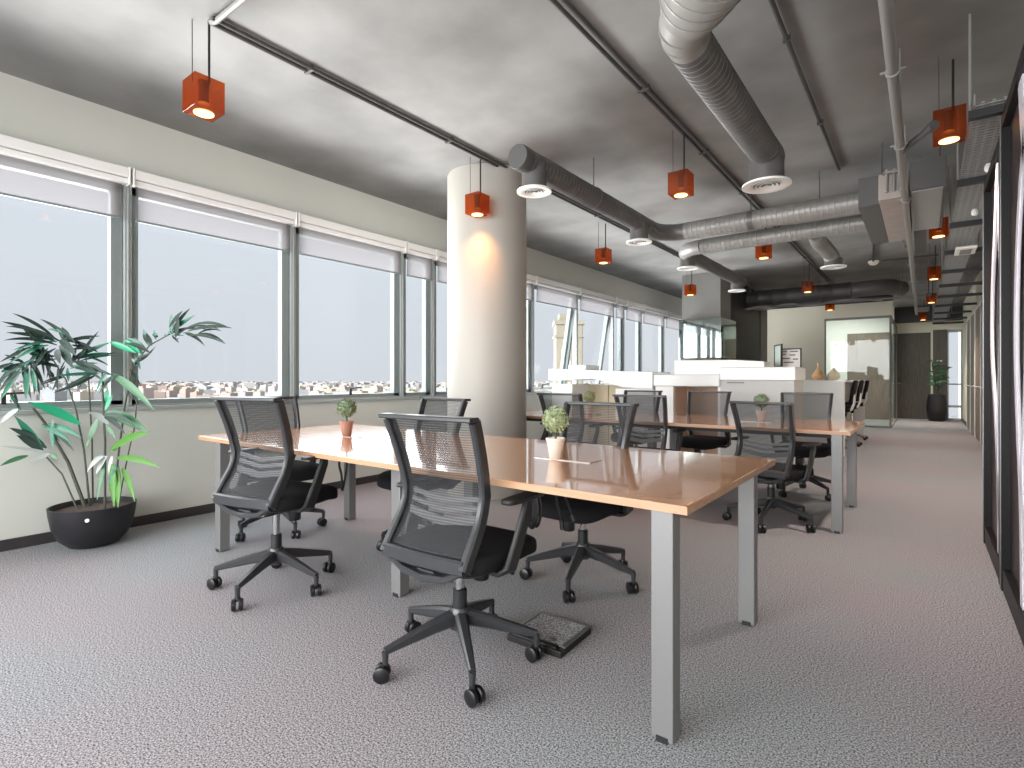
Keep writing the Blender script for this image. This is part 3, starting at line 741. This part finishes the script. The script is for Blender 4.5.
# ------------------------------------------------------------------ ceiling services
conds = [(-3.19, 1.36, 9.9, 'nearest the window wall, carrying the first pendant row'), (-1.56, -1.0, 14.2, 'along the middle of the ceiling over the table ends'), (-.64, -1.0, 6.0, 'passing above the large duct toward the fan unit')]
for x, y0, y1, ds in conds:
    c = thing('ceiling_conduit', 'dark twin conduit on the ceiling '+ds, 'conduit', (x, y0, ZC))
    MB().tube([(0, 0, -.02), (0, y1-y0, -.02)], .014, 8).build('pipe', 'conduit', c)
    if x < -1: MB().tube([(.045, 0, -.018), (.045, y1-y0, -.018)], .012, 8).build('pipe', 'conduit', c)
    for k in range(int((y1-y0)/1.3)): MB().box((-.02, .6+k*1.3, -.036), (.062 if x < -1 else .022, .62+k*1.3, 0)).build('clip', 'conduit', c, smooth=False)
c = thing('ceiling_conduit', 'short conduit crossing the ceiling beside the first pendant', 'conduit', (-3.19, 1.32, ZC))
MB().tube([(0, .05, -.02), (.03, .065, -.02), (.30, .07, -.02), (1.55, .07, -.02)], .016, 8).build('pipe', 'duct_light', c)

# pendants
def make_pendant():
    t = thing('pendant_lamp', '', 'pendant lamp', group='orange cube pendant lamps')
    b = .08
    MB().box((-b, -b, 0), (b, b, .178)).build('acrylic_block', 'orange_acrylic', t, smooth=False, bevel=.003)
    MB().lathe([(.052, -.004), (.052, .004)], n=28).build('lamp_disc', 'lamp_glow', t)
    MB().lathe([(.030, .055), (.026, .06), (.026, .15), (.03, .165), (.03, .178)], n=24).build('lamp_holder', 'dark_paint', t)
    MB().tube([(.02, .02, .17), (.02, .02, ZC-2.64-.02)], .007, 8).build('cable', 'cable_black', t)
    MB().tube([(-.05, -.04, .176), (-.052, -.04, ZC-2.64)], .0028, 6).build('suspension_wire', 'conduit', t)
    L = bpy.data.lights.new('pendant_bulb', 'SPOT'); L.energy = 14; L.color = (1, .50, .20); L.spot_size = R(105); L.spot_blend = 1.0; L.shadow_soft_size = .05
    lo = bpy.data.objects.new('bulb', L); col.objects.link(lo); lo.parent = t; lo.location = (0, 0, -.03)
    G = bpy.data.lights.new('pendant_glow', 'POINT'); G.energy = .22; G.color = (1, .62, .28); G.shadow_soft_size = .02
    go = bpy.data.objects.new('glow', G); col.objects.link(go); go.parent = t; go.location = (0, 0, .03)
    return t
pend = make_pendant()
bright = bpy.data.lights['pendant_bulb'].copy(); bright.name = 'pendant_bulb_column'; bright.energy = 42; bright.color = (1, .36, .09); bright.spot_size = R(120)
PD = [(-3.225, 1.35, 'above the palm side of the near table, first by the windows'), (-3.23, 3.70, 'in front of the round column'), (-3.28, 6.23, 'beyond the round column in the window row'), (-3.30, 9.55, 'in front of the square grey column'),
      (-1.57, 4.32, 'over the second table between the two near ducts'), (-1.57, 7.19, 'just below the twin cross ducts'), (-1.58, 10.46, 'before the cream wall, beyond the flexible duct'), (-1.61, 13.5, 'smallest one close to the cream wall'),
      (.13, 4.35, 'beside the ribbon screens, nearest over the corridor'), (.13, 7.22, 'beside the fan unit over the corridor, second of its row'), (.13, 10.26, 'third of the corridor row'), (.13, 13.4, 'fourth of the corridor row'), (.0, 17.2, 'at the far end of the corridor by the dark door')]
for i, (x, y, ds) in enumerate(PD):
    o = pend if i == 0 else copy_tree(pend)
    o.location = (x, y, 2.64); o['label'] = 'orange cube pendant lamp '+ds
    if i == 1: [k for k in bpy.data.objects if k.parent == o and k.name.startswith('bulb')][0].data = bright
    if i >= 8:                            # the corridor row burns brighter
        lo = [k for k in bpy.data.objects if k.parent == o and k.name.startswith('bulb')][0]
        if lo.data.name == 'pendant_bulb': lo.data = lo.data.copy()
        lo.data.energy = 210; lo.data.color = (1, .80, .70)

# ducts
def diffuser(parent, x, y, z, r, top, rn):
    c = MB().lathe([(r*.72, z), (r*.70, z+.10), (r*.70, top)], (x, y, 0), 28).build('collar', 'duct_grey', parent)
    d = MB().lathe([(r*.62, z-.004), (r*.8, z-.014), (r, z-.010), (r*1.0, z+.004), (r*.70, z+.01)], (x, y, 0), 36, cap0=False, cap1=False)
    for k in (.22, .38, .54): d.lathe([(r*k, z-.006), (r*(k+.10), z-.012), (r*(k+.02), z+.006)], (x, y, 0), 28, cap0=False, cap1=False)
    d.lathe([(r*.13, z-.012), (.002, z-.014)], (x, y, 0), 16, cap0=False)
    d.box((x-r*.68, y-.004, z), (x+r*.68, y+.004, z+.008)).box((x-.004, y-r*.68, z), (x+.004, y+r*.68, z+.008))
    d.build('diffuser', 'diffuser_white', c)
def arc(c, r, a0, a1, n=8):
    return [(c[0]+r*math.cos(R(a0+(a1-a0)*i/n)), c[1]+r*math.sin(R(a0+(a1-a0)*i/n)), c[2]) for i in range(n+1)]
DX, DZ, DR = -2.40, 2.80, .090
d1 = thing('ventilation_duct', 'round grey duct with capped end and two white diffusers, elbowing toward the fan unit', 'duct')
MB().ribbed((DX, 3.28, DZ), (DX, 5.70, DZ), DR, .05, .0025).build('straight_run', 'duct_grey', d1)
MB().tube([(DX, 3.20, DZ), (DX, 3.22, DZ), (DX, 3.30, DZ)], [DR*.98, DR*1.06, DR*1.04], 28).build('end_cap', 'duct_dark', d1)
MB().tube(arc((DX+.28, 5.70, DZ), .28, 180, 90, 6), DR*1.02, 28).build('elbow', 'duct_grey', d1)
MB().ribbed((DX+.28, 5.98, DZ), (-.46, 5.98, DZ), DR*1.05, .05, .003).build('cross_run', 'duct_light', d1)
diffuser(d1, DX, 3.42, 2.60, .135, DZ, 3); diffuser(d1, DX, 5.36, 2.60, .135, DZ, 3)
MB().tube([(-1.45, 5.98, DZ), (-1.40, 5.98, DZ)], DR*1.12, 28).build('coupling', 'duct_grey', d1)
MB().tube([(DX, 4.35, DZ), (DX, 4.39, DZ)], DR*1.1, 28).build('coupling', 'duct_grey', d1)
for x, y in ((DX, 4.37), (-1.43, 5.98), (-.8, 5.98)): MB().cyl((x, y, DZ+.1), (x, y, ZC), .005, n=6).build('hanger_rod', 'conduit', d1)
d2 = thing('ventilation_duct', 'second round grey duct beyond, running past the square column with two white diffusers', 'duct')
D2Y = 6.72
MB().ribbed((DX-.06, D2Y+.25, DZ-.02), (DX-.04, 9.5, DZ-.02), DR*.95, .05, .0025).build('straight_run', 'duct_grey', d2)
MB().tube(arc((DX+.22, D2Y+.27, DZ-.02), .28, 180, 270, 6), DR*.98, 28).build('elbow', 'duct_light', d2)
MB().ribbed((DX+.22, D2Y-.01, DZ-.02), (-.46, D2Y-.01, DZ-.02), DR, .05, .003).build('cross_run', 'duct_light', d2)
MB().tube([(DX-.04, 9.45, DZ-.02), (DX-.04, 9.6, DZ-.02), (DX-.04, 9.63, DZ-.02)], [DR*.97, DR*.97, DR*.8], 24).build('end_cap', 'duct_grey', d2)
diffuser(d2, DX-.06, 7.02, 2.60, .135, DZ, 3); diffuser(d2, DX-.04, 9.3, 2.60, .135, DZ, 3)
d3 = thing('ventilation_duct', 'large ribbed duct with segmented elbow and a white diffuser at its end', 'duct')
BX, BZ, BR = -.935, 2.83, .105
MB().ribbed((BX, 2.68, BZ), (BX, 4.26, BZ), BR, .05, .003, 32).build('straight_run', 'duct_grey', d3)
MB().tube([(BX, 4.24, BZ), (BX, 4.42, BZ), (BX, 4.50, BZ), (BX, 4.53, BZ-.02)], [BR*1.04, BR*1.08, BR*1.0, BR*.5], 32).build('end_cap', 'duct_grey', d3)
e = MB(); pts = arc((BX+.34, 2.68, BZ), .34, 180, 222, 3)
for i, (p, q) in enumerate(zip(pts, pts[1:])):
    p, q = Vector(p), Vector(q); k = 1+.09*i; e.tube([p, p+(q-p)*.86, p+(q-p)*.88, q+(q-p)*.02], [BR*k, BR*(k+.03), BR*(k+.09), BR*(k+.09)], 32)
e.build('elbow', 'duct_light', d3)
e = MB(); q = Vector(pts[-1]); dr = (Vector(pts[-1])-Vector(pts[-2])).normalized()
for i in range(4):
    k = 1.3+.16*i; e.tube([q+dr*(.085*i), q+dr*(.085*i+.072), q+dr*(.085*i+.075), q+dr*(.085*i+.087)], [BR*k, BR*(k+.13), BR*(k+.2), BR*(k+.2)], 32)
e.tube([q+dr*.34, q+dr*.9], [BR*1.95, BR*1.95], 32)
e.build('reducer', 'duct_light', d3)
diffuser(d3, BX, 4.37, 2.60, .172, BZ-.05, 3)
# flexible duct with its diffuser
fl = thing('flexible_duct', 'light flexible duct bending down to a white diffuser behind the twin cross ducts', 'duct')
FP = [(-.96, 6.98, 2.80), (-.99, 7.25, 2.80), (-1.0, 7.5, 2.80), (-.98, 7.75, 2.79), (-.95, 7.93, 2.75), (-.93, 8.02, 2.69), (-.92, 8.04, 2.61)]
S = smooth(FP, 8)
MB().tube(S, [.085+(.006 if i % 2 else 0) for i in range(len(S))], 24).build('hose', 'duct_light', fl)
diffuser(fl, -.92, 8.04, 2.59, .15, 2.64, 3)
# fan unit
fu = thing('fan_coil_unit', 'boxy ceiling fan unit with brown and grey bottom panels joined to the twin ducts', 'air conditioner', (0, 5.5, 2.65))
MB().box((-.30, 0, .0), (-.095, 1.75, .22)).build('brown_casing', 'unit_brown', fu, smooth=False, bevel=.006)
MB().box((-.075, 0, .02), (.13, 1.45, .25)).build('grey_casing', 'unit_grey', fu, smooth=False, bevel=.006)
MB().box((-.085, -.04, .03), (.15, 0, .26)).box((.13, 0, .02), (.15, 1.46, .26)).box((-.075, 1.46, .02), (.03, 2.7, .24)).build('dark_plenum', 'duct_dark', fu, smooth=False, bevel=.004)
MB().prism([(-.46, .2, .02), (-.46, .2, .28), (-.30, .1, .24), (-.30, .1, .0)], (0, 1.65, 0)).build('adapter', 'duct_dark', fu, smooth=False)
v = MB()
for x in (-.24, -.19, -.15): v.cyl((x, -.03, .05), (x, -.03, .24), .012, n=10)
v.box((-.27, -.05, .20), (-.12, -.01, .22)).build('valves', 'pipe_grey', fu)
for x, y in ((-.28, .1), (-.28, 1.6), (.11, .1), (.11, 1.4)): MB().cyl((x, y, .21), (x, y, ZC-2.65), .006, n=6).build('hanger_rod', 'conduit', fu)
MB().tube([(-.17, 1.7, 0), (-.165, 1.85, -.05), (-.14, 2.0, -.03), (-.12, 2.15, -.05), (-.12, 2.3, -.06)], .012, 8).build('drain_hose', 'pipe_grey', fu)
# far duct over the cream wall
fd = thing('ventilation_duct', 'long dark duct crossing in front of the cream wall near the ceiling', 'duct')
MB().ribbed((-3.0, 12.3, 2.86), (-1.1, 12.3, 2.86), .16, .25, .008).build('straight_run', 'duct_dark', fd)
MB().tube([(-1.1, 12.3, 2.86), (-.8, 12.32, 2.88), (-.5, 12.5, 2.9), (-.35, 12.9, 2.9)], .15, 20).build('bend', 'duct_grey', fd)
MB().box((-3.0, 12.05, 2.61), (.12, 12.10, 2.64)).build('support_rail', 'duct_dark', fd, smooth=False)
for x in (-2.9, -1.6, -.3, .08): MB().cyl((x, 12.08, 2.63), (x, 12.08, ZC), .006, n=6).build('hanger_rod', 'conduit', fd)
MB().tube(smooth([(-2.9, 12.1, 2.62), (-2.6, 12.1, 2.59), (-2.2, 12.1, 2.66), (-1.8, 12.1, 2.60), (-1.2, 12.1, 2.66), (-.6, 12.1, 2.61)]), .022, 8).tube(smooth([(-2.95, 12.0, 2.60), (-2.7, 12.0, 2.64), (-2.5, 12.02, 2.60)]), .03, 8).build('hose', 'duct_light', fd)

# sprinkler main
sp_ = thing('sprinkler_pipe', 'long pale sprinkler pipe running the length of the corridor ceiling', 'pipe')
PX, PZ = -.112, 2.57
MB().tube([(PX, -1.5, PZ), (PX, 14.8, PZ)], .024, 16).build('main_pipe', 'pipe_grey', sp_)
MB().tube([(PX, 4.18, PZ), (.04, 3.865, PZ)], .02, 12).tube([(.03, 3.885, PZ), (.052, 3.84, PZ)], .026, 12).build('branch_pipe', 'conduit', sp_)
for y in (3.05, 4.05, 5.3, 8.4, 9.8, 11.4, 13):
    v = MB()
    v.tube([(PX, y, PZ), (PX, y+.025, PZ)], .030, 16); v.cyl((PX-.05, y+.012, PZ+.005), (PX+.05, y+.012, PZ+.005), .006, n=6); v.cyl((PX, y+.012, PZ+.02), (PX, y+.012, ZC), .005, n=6)
    v.build('clamp', 'pipe_grey', sp_)
dt = thing('smoke_detector', 'small white smoke detector on the ceiling below the flexible duct', 'smoke detector', (-.675, 11.1, ZC))
MB().lathe([(.04, 0), (.08, -.004), (.085, -.02), (.06, -.06), (.03, -.075)], n=28).build('housing', 'diffuser_white', dt)
c = thing('ceiling_conduit', 'short dark conduit on the ceiling leading to the smoke detector', 'conduit', (-.675, 7.2, ZC))
MB().tube([(.25, 0, -.02), (0, 3.78, -.02)], .016, 8).build('pipe', 'conduit', c)
c = thing('ceiling_conduit', 'dark conduit crossing the ceiling from the smoke detector toward the corridor', 'conduit', (-.55, 11.1, ZC))
MB().tube([(0, 0, -.02), (.75, 0, -.02)], .014, 8).build('pipe', 'conduit', c)

# cable tray along the corridor
ct = thing('cable_tray', 'pale perforated cable tray on black brackets above the ribbon screens and corridor', 'cable tray')
TX0, TX1, TZ0 = .22, .45, 2.63
MB().box((TX0, 3.85, TZ0), (TX0+.006, 18.3, TZ0+.06)).build('side_rail', 'pipe_grey', ct, smooth=False)
MB().box((TX1-.006, 3.85, TZ0), (TX1, 18.3, TZ0+.06)).build('side_rail', 'pipe_grey', ct, smooth=False)
v = MB(); y = 3.87
while y < 18.3: v.box((TX0+.006, y, TZ0), (TX1-.006, y+.012, TZ0+.004)); y += .045
for k in range(5): v.box((TX0+.03+k*.045, 3.85, TZ0+.004), (TX0+.045+k*.045, 18.3, TZ0+.010))
v.build('tray_floor', 'unit_grey', ct, smooth=False)
for y in (3.9, 5.2, 6.6, 8.0, 9.4, 10.8, 12.2, 13.7, 15.2, 16.7, 18.0):
    b = MB().box((TX0-.02, y, TZ0-.05), (XR-.02, y+.045, TZ0-.005)).build('bracket', 'black_metal', ct, smooth=False)
    for x in (TX0-.012, TX1+.05): MB().cyl((x, y+.02, TZ0-.05), (x, y+.02, ZC), .007, n=8).build('threaded_rod', 'pipe_grey', b)
ct2 = thing('ceiling_light_box', 'small white box fixed under the cable tray past the second corridor pendant', 'emergency light', (.37, 7.7, 2.565))
MB().box((-.09, -.2, -.03), (.09, .2, .0)).build('cover', 'diffuser_white', ct2, smooth=False, bevel=.012)
MB().box((-.05, -.13, -.036), (.05, .13, -.03)).build('lens', 'pipe_grey', ct2, smooth=False, bevel=.004)
for y, ds in ((4.95, 'just past the nearest corridor pendant'), (6.2, 'beside the second corridor pendant')):
    kk = thing('sprinkler', 'little white ceiling cap under the cable tray '+ds, 'sprinkler', (.36, y, 2.583))
    MB().lathe([(.014, .047), (.023, .03), (.025, .005), (.014, -.012)], n=20).build('cap', 'diffuser_white', kk)
g = thing('corridor_grille', 'pale louvred grille in the dark corridor ceiling before the end door', 'vent', (-.02, 15.6, 2.78))
v = MB()
for k in range(6): v.box((-.13, k*.16, 0), (.13, k*.16+.1, .02))
v.build('louvres', 'pipe_grey', g, smooth=False); MB().box((-.15, -.03, .02), (.15, .95, .05)).build('housing', 'black_metal', g, smooth=False)
for x in (-.1, .1): MB().cyl((x, .4, .05), (x, .4, ZC-2.78), .006, n=6).build('hanger_rod', 'conduit', g)

# ------------------------------------------------------------------ ribbon screens beside the corridor
def ribbon_screen(y0, y1, zt, curves, label):
    t = thing('ribbon_screen', label, 'screen', (.335, y0, 0)); L = y1-y0
    MB().box((.035, .04, .12), (.085, L-.04, zt-.06)).build('panel', 'screen_panel', t, smooth=False)
    MB().box((0, 0, 0), (.12, .04, zt)).box((0, L-.04, 0), (.12, L, zt)).build('upright', 'screen_black', t, smooth=False, bevel=.003)
    MB().box((0, .04, zt-.06), (.12, L-.04, zt)).build('top_rail', 'screen_black', t, smooth=False, bevel=.003)
    MB().box((.005, .04, 0), (.115, L-.04, .12)).build('plinth', 'screen_black', t, smooth=False, bevel=.003)
    MB().box((-.004, L-.006, 0), (.0, L+.002, zt)).build('edge_strip', 'steel_trim', t, smooth=False)
    for pts, w in curves:
        S = smooth([(.020, y-y0, z) for z, y in pts], 8)
        MB().sweep(S, (.014, w*1.15), (1, 0, 0)).build('ribbon', 'ribbon_white', t)
    return t
def wav(yc, amp, ph, f, zt): return [(.12+(zt-.18)*i/9, yc+amp*math.sin(ph+f*i)) for i in range(10)]
near = [([(.12, 3.28), (.6, 3.33), (.9, 3.42), (1.3, 3.50), (1.7, 3.46), (2.0, 3.35), (2.2, 3.22), (2.49, 3.30)], .07),
        ([(.12, 3.10), (.5, 3.22), (.75, 3.30), (1.0, 3.22), (1.4, 3.15), (1.8, 3.14), (2.1, 3.22), (2.3, 3.30), (2.49, 3.36)], .06),
        (wav(2.75, .12, 1, .9, 2.55), .06), (wav(2.55, .14, 3, .8, 2.55), .06), (wav(2.25, .1, 0, 1.0, 2.55), .06)]
far = [([(.12, 4.22), (.45, 4.25), (.9, 4.40), (1.3, 4.62), (1.7, 4.60), (2.1, 4.42), (2.43, 4.30)], .075),
       ([(.12, 4.12), (.5, 4.24), (.8, 4.30), (1.2, 4.20), (1.7, 4.16), (2.1, 4.22), (2.43, 4.12)], .05)]
ribbon_screen(2.0, 3.93, 2.55, near, 'black divider screen with white flowing ribbons, nearest the camera at the corridor')
ribbon_screen(4.0, 4.98, 2.49, far, 'narrower black divider screen with white ribbons, past the nearest one')

# ------------------------------------------------------------------ white counters behind the second table
CYF = 7.25
c1 = thing('white_counter', 'white counter with wavy fascia and beige cupboard niche beside the window wall', 'counter', (-3.88, CYF, 0))
MB().box((-.86, 0, 0), (-.48, .62, 1.06)).box((.26, 0, 0), (.85, .62, 1.0)).box((-.48, .56, 0), (.26, .62, 1.06)).build('body', 'white_gloss', c1, smooth=False, bevel=.006)
MB().box((-.48, .50, 0), (-.115, .56, 1.04)).build('cupboard_door', 'wood_beige', c1, smooth=False, bevel=.003)
MB().box((-.105, .50, 0), (.26, .56, 1.04)).build('cupboard_door', 'wood_beige', c1, smooth=False, bevel=.003)
top = [(-.90, 1.30), (.855, 1.24)]
low = [(.855, 1.0), (.6, 1.0), (.4, 1.015), (.22, 1.06), (.05, 1.115), (-.12, 1.14), (-.35, 1.135), (-.6, 1.12), (-.90, 1.12)]
MB().prism([(x, -.04, z) for x, z in top+low], (0, .70, 0)).build('fascia', 'white_gloss', c1, smooth=False, bevel=.01)
MB().box((-.62, .1, 1.28), (-.30, .55, 1.36)).build('raised_shelf', 'white_gloss', c1, smooth=False, bevel=.01)
c2 = thing('white_counter', 'white stepped counter with a brown cubby and a grey front panel', 'counter', (-2.12, CYF, 0))
MB().box((-.88, 0, 0), (-.62, .62, 1.04)).box((-.62, .56, 0), (.01, .62, 1.04)).box((-.03, .02, 0), (.01, .56, 1.04)).build('body', 'white_gloss', c2, smooth=False, bevel=.004)
MB().box((-.62, .50, 0), (-.03, .56, 1.03)).box((-.62, .02, 0), (-.605, .50, 1.03)).build('cubby_lining', 'wood_niche', c2, smooth=False)
MB().box((.01, 0, 0), (.88, .62, 1.12)).build('front_panel', 'light_grey_panel', c2, smooth=False, bevel=.004)
MB().box((-.90, -.03, 1.04), (.01, .66, 1.20)).build('counter_top', 'white_gloss', c2, smooth=False, bevel=.012)
MB().box((.01, -.03, 1.12), (.90, .66, 1.29)).build('counter_top', 'white_gloss', c2, smooth=False, bevel=.012)
MB().prism([(-.72, .3, 1.20), (.01, .3, 1.20), (.01, .3, 1.29), (.48, .3, 1.29), (.48, .3, 1.37), (.1, .3, 1.40), (-.72, .3, 1.41)], (0, .34, 0)).build('raised_shelf', 'white_gloss', c2, smooth=False, bevel=.012)
MB().box((.10, -.035, 1.085), (.30, -.0, 1.10)).build('name_strip', 'pipe_grey', c2, smooth=False)
c3 = thing('white_counter', 'plain tall white block counter with two vases on its end', 'counter', (-1.255, 9.2, 0))
MB().box((-.345, 0, 0), (.345, .04, 1.09)).box((-.345, .04, 0), (-.30, 3.36, 1.09)).box((-.345, 3.36, 0), (.345, 3.4, 1.09)).build('body', 'white_metal', c3, smooth=False, bevel=.006)
MB().box((-.36, -.01, 1.09), (.36, 3.42, 1.12)).build('counter_top', 'white_gloss', c3, smooth=False, bevel=.006)
# vases
v1 = thing('vase', 'peach gourd-shaped vase with thin neck on the white block counter', 'vase', (-1.275, 9.38, 1.12))
MB().lathe([(.04, 0), (.07, .025), (.088, .065), (.072, .11), (.036, .15), (.018, .19), (.012, .25), (.014, .27)], n=28).build('body', 'vase_peach', v1)
v2 = thing('vase', 'cream pear-shaped vase on the white block counter, right of the peach one', 'vase', (-1.075, 9.42, 1.12))
MB().lathe([(.04, 0), (.076, .025), (.09, .065), (.072, .11), (.036, .15), (.018, .175), (.02, .19)], n=28).build('body', 'vase_cream', v2)
v3 = thing('small_vase', 'tiny dark jar between the two vases on the white block counter', 'vase', (-1.18, 9.5, 1.12))
MB().lathe([(.03, 0), (.04, .03), (.03, .07), (.02, .08)], n=20).build('body', 'lumbar_grey', v3)
# framed picture and board standing on the counter
f1 = thing('picture_frame', 'dark framed picture standing on the white counter, seen at an angle', 'picture', (-1.50, CYF+.42, 1.29), R(-62))
MB().box((-.14, -.01, 0), (-.12, .012, .30)).box((.12, -.01, 0), (.14, .012, .30)).box((-.12, -.01, .28), (.12, .012, .30)).box((-.12, -.01, 0), (.12, .012, .02)).build('frame', 'dark_paint', f1, smooth=False)
MB().box((-.12, -.004, .02), (.12, .004, .28)).build('picture', 'picture_green', f1, smooth=False)
f2 = thing('notice_board', 'white board with grey notes and dark right edge standing on the white counter', 'board', (-1.375, CYF+.52, 1.29), R(0))
MB().box((-.12, 0, 0), (.115, .012, .235)).build('sheet', 'paper_white', f2, smooth=False)
MB().box((.115, -.006, 0), (.13, .018, .25)).box((-.12, -.006, .235), (.115, .018, .25)).build('frame', 'dark_paint', f2, smooth=False)
v = MB()
for x0, x1, z in ((-.10, -.04, .20), (.0, .09, .20), (-.09, -.05, .165), (-.01, .06, .155), (-.10, .0, .11), (.03, .09, .10), (-.08, .04, .06)): v.box((x0, -.003, z), (x1, 0, z+.016))
v.build('notes', 'ink_grey', f2, smooth=False)

# bar chairs
def make_bar():
    t = thing('bar_chair', '', 'bar chair', group='black bar chairs at the white block counter')
    b = MB()
    for k in range(5):
        a = 2*PI*k/5+.3; c, s = math.cos(a), math.sin(a)
        b.sweep([(c*.02, s*.02, .10), (c*.15, s*.15, .075), (c*.27, s*.27, .05)], [(.04, .04), (.034, .03), (.026, .022)], (-s, c, 0))
    b.lathe([(.03, .06), (.035, .12), (.022, .14), (.022, .5)], n=18)
    bo = b.build('pedestal', 'chrome', t)
    for k in range(5):
        a = 2*PI*k/5+.3; c, s = math.cos(a), math.sin(a)
        MB().tube([(c*.265-s*.012, s*.265+c*.012, .026), (c*.265+s*.012, s*.265-c*.012, .026)], .026, 14).build('caster', 'caster_black', bo)
    MB().sq((0, .02, .66), (.21, .21, .035), .4, .4, 28, 10).build('seat', 'seat_fabric', t)
    MB().lathe([(.022, .49), (.05, .60), (.11, .63)], n=18).build('seat_support', 'black_plastic', t)
    rows = []
    MB().sweep([(0, -.12, .63), (0, -.19, .66), (0, -.225, .76), (0, -.235, .9)], [(.26, .02), (.28, .02), (.26, .018), (.20, .014)], (1, 0, 0)).build('back_shell', 'white_gloss', t)
    def lean(p): p.y -= p.z*.18; return p
    MB().sq((0, -.215, .94), (.21, .026, .18), .35, .45, 28, 14, lean).build('backrest', 'seat_fabric', t)
    return t
b0 = make_bar()
for i, (x, y, ds) in enumerate(((-1.07, 9.80, 'nearest of three along the white block counter'), (-1.07, 10.85, 'middle of three along the white block counter'), (-1.07, 12.05, 'last of three along the white block counter'))):
    o = b0 if i == 0 else copy_tree(b0)
    o.location = (x, y, 0); o.rotation_euler = (0, 0, R(90)); o['label'] = 'black bar chair on chrome star base, '+ds

# corridor plant
cp = thing('corridor_plant', 'green plant in tall black planter beside the dark door at corridor end', 'plant', (.30, 18.55, 0))
MB().lathe([(.17, 0), (.19, .03), (.235, .30), (.22, .55), (.185, .72), (.17, .73), (.165, .69)], n=28).build('planter', 'bowl_black', cp)
MB().lathe([(.165, .68), (.02, .70)], n=20).build('soil', 'soil', cp)
rd = random.Random(5); st = MB(); lf = MB()
for k in range(9):
    a = rd.uniform(0, 6.28); top_ = Vector((math.cos(a)*rd.uniform(.03, .2), math.sin(a)*rd.uniform(.02, .15), rd.uniform(1.15, 1.7)))
    st.tube([(0, 0, .68), top_*.5+Vector((0, 0, .3)), top_], .008, 6)
    for j in range(8):
        t = rd.uniform(.35, 1); p0 = Vector((0, 0, .68)).lerp(top_, t); b = rd.uniform(0, 6.28)
        leaf(lf, p0, p0+Vector((math.cos(b)*rd.uniform(.12, .26), math.sin(b)*.16, rd.uniform(-.06, .12))), .022, .1)
st.build('stem', 'stem_dark', cp); lf.build('foliage', 'leaf_mid', cp)

# ------------------------------------------------------------------ light
wd = bpy.data.worlds.new('World'); sc.world = wd; wd.use_nodes = True
nt = wd.node_tree; nt.nodes.clear()
out = N(nt, 'ShaderNodeOutputWorld'); bg = N(nt, 'ShaderNodeBackground', Strength=1.02)
tc = N(nt, 'ShaderNodeTexCoord'); sx = N(nt, 'ShaderNodeSeparateXYZ'); nt.links.new(tc.outputs['Generated'], sx.inputs[0])
r = N(nt, 'ShaderNodeValToRGB')
r.color_ramp.elements[0].position = 0; r.color_ramp.elements[0].color = (*lin((214, 219, 226)), 1)
r.color_ramp.elements[1].position = .5; r.color_ramp.elements[1].color = (*lin((226, 235, 246)), 1)
nt.links.new(sx.outputs['Z'], r.inputs['Fac']); nt.links.new(r.outputs['Color'], bg.inputs['Color']); nt.links.new(bg.outputs[0], out.inputs['Surface'])
def sun(name, d, e, ang, c=(1, 1, 1)):
    L = bpy.data.lights.new(name, 'SUN'); L.energy = e; L.angle = R(ang); L.color = c
    o = bpy.data.objects.new(name, L); col.objects.link(o); o.rotation_euler = Vector(d).to_track_quat('-Z', 'Y').to_euler(); o.location = (-8, 3, 8)
sun('daylight_windows', (.85, .15, -.42), 11.0, 110, (.98, .99, 1))
sun('upward_fill', (.80, .06, .58), 16.5, 45, (1, .99, .97))  # sun added from below, standing in for light bounced off the city
sun('rear_fill', (-.12, .95, -.13), 12.0, 78, (1, 1, 1))  # fill sun added through the open rear to brighten the room

L = bpy.data.lights.new('meeting_room_fill', 'AREA'); L.energy = 70; L.size = 1.6; L.color = (1, 1, .93)  # unseen lamp added to brighten the glazed room
o = bpy.data.objects.new('meeting_room_fill', L); col.objects.link(o); o.location = (-1.9, 16.8, 3.05)
# ------------------------------------------------------------------ camera
cam = bpy.data.cameras.new('Camera'); co = bpy.data.objects.new('Camera', cam); col.objects.link(co)
co.location = (0, 0, EYE); co.rotation_euler = (R(90), 0, YAW)
cam.sensor_fit = 'HORIZONTAL'; cam.sensor_width = 36; cam.lens = FPX/1024*36; cam.shift_y = -(384-CY)/1024
cam.clip_start = .05; cam.clip_end = 9000
sc.camera = co
vs = sc.view_settings; sc.display_settings.display_device = 'sRGB'
vs.view_transform = 'Standard'; vs.look = 'None'; vs.gamma = 1; vs.exposure = 0.0; vs.use_curve_mapping = False
cy = sc.cycles
cy.max_bounces = 10; cy.diffuse_bounces = 6; cy.glossy_bounces = 5; cy.transparent_max_bounces = 24; cy.transmission_bounces = 6
cy.caustics_reflective = False; cy.caustics_refractive = False; cy.sample_clamp_indirect = 4
cy.use_denoising = True
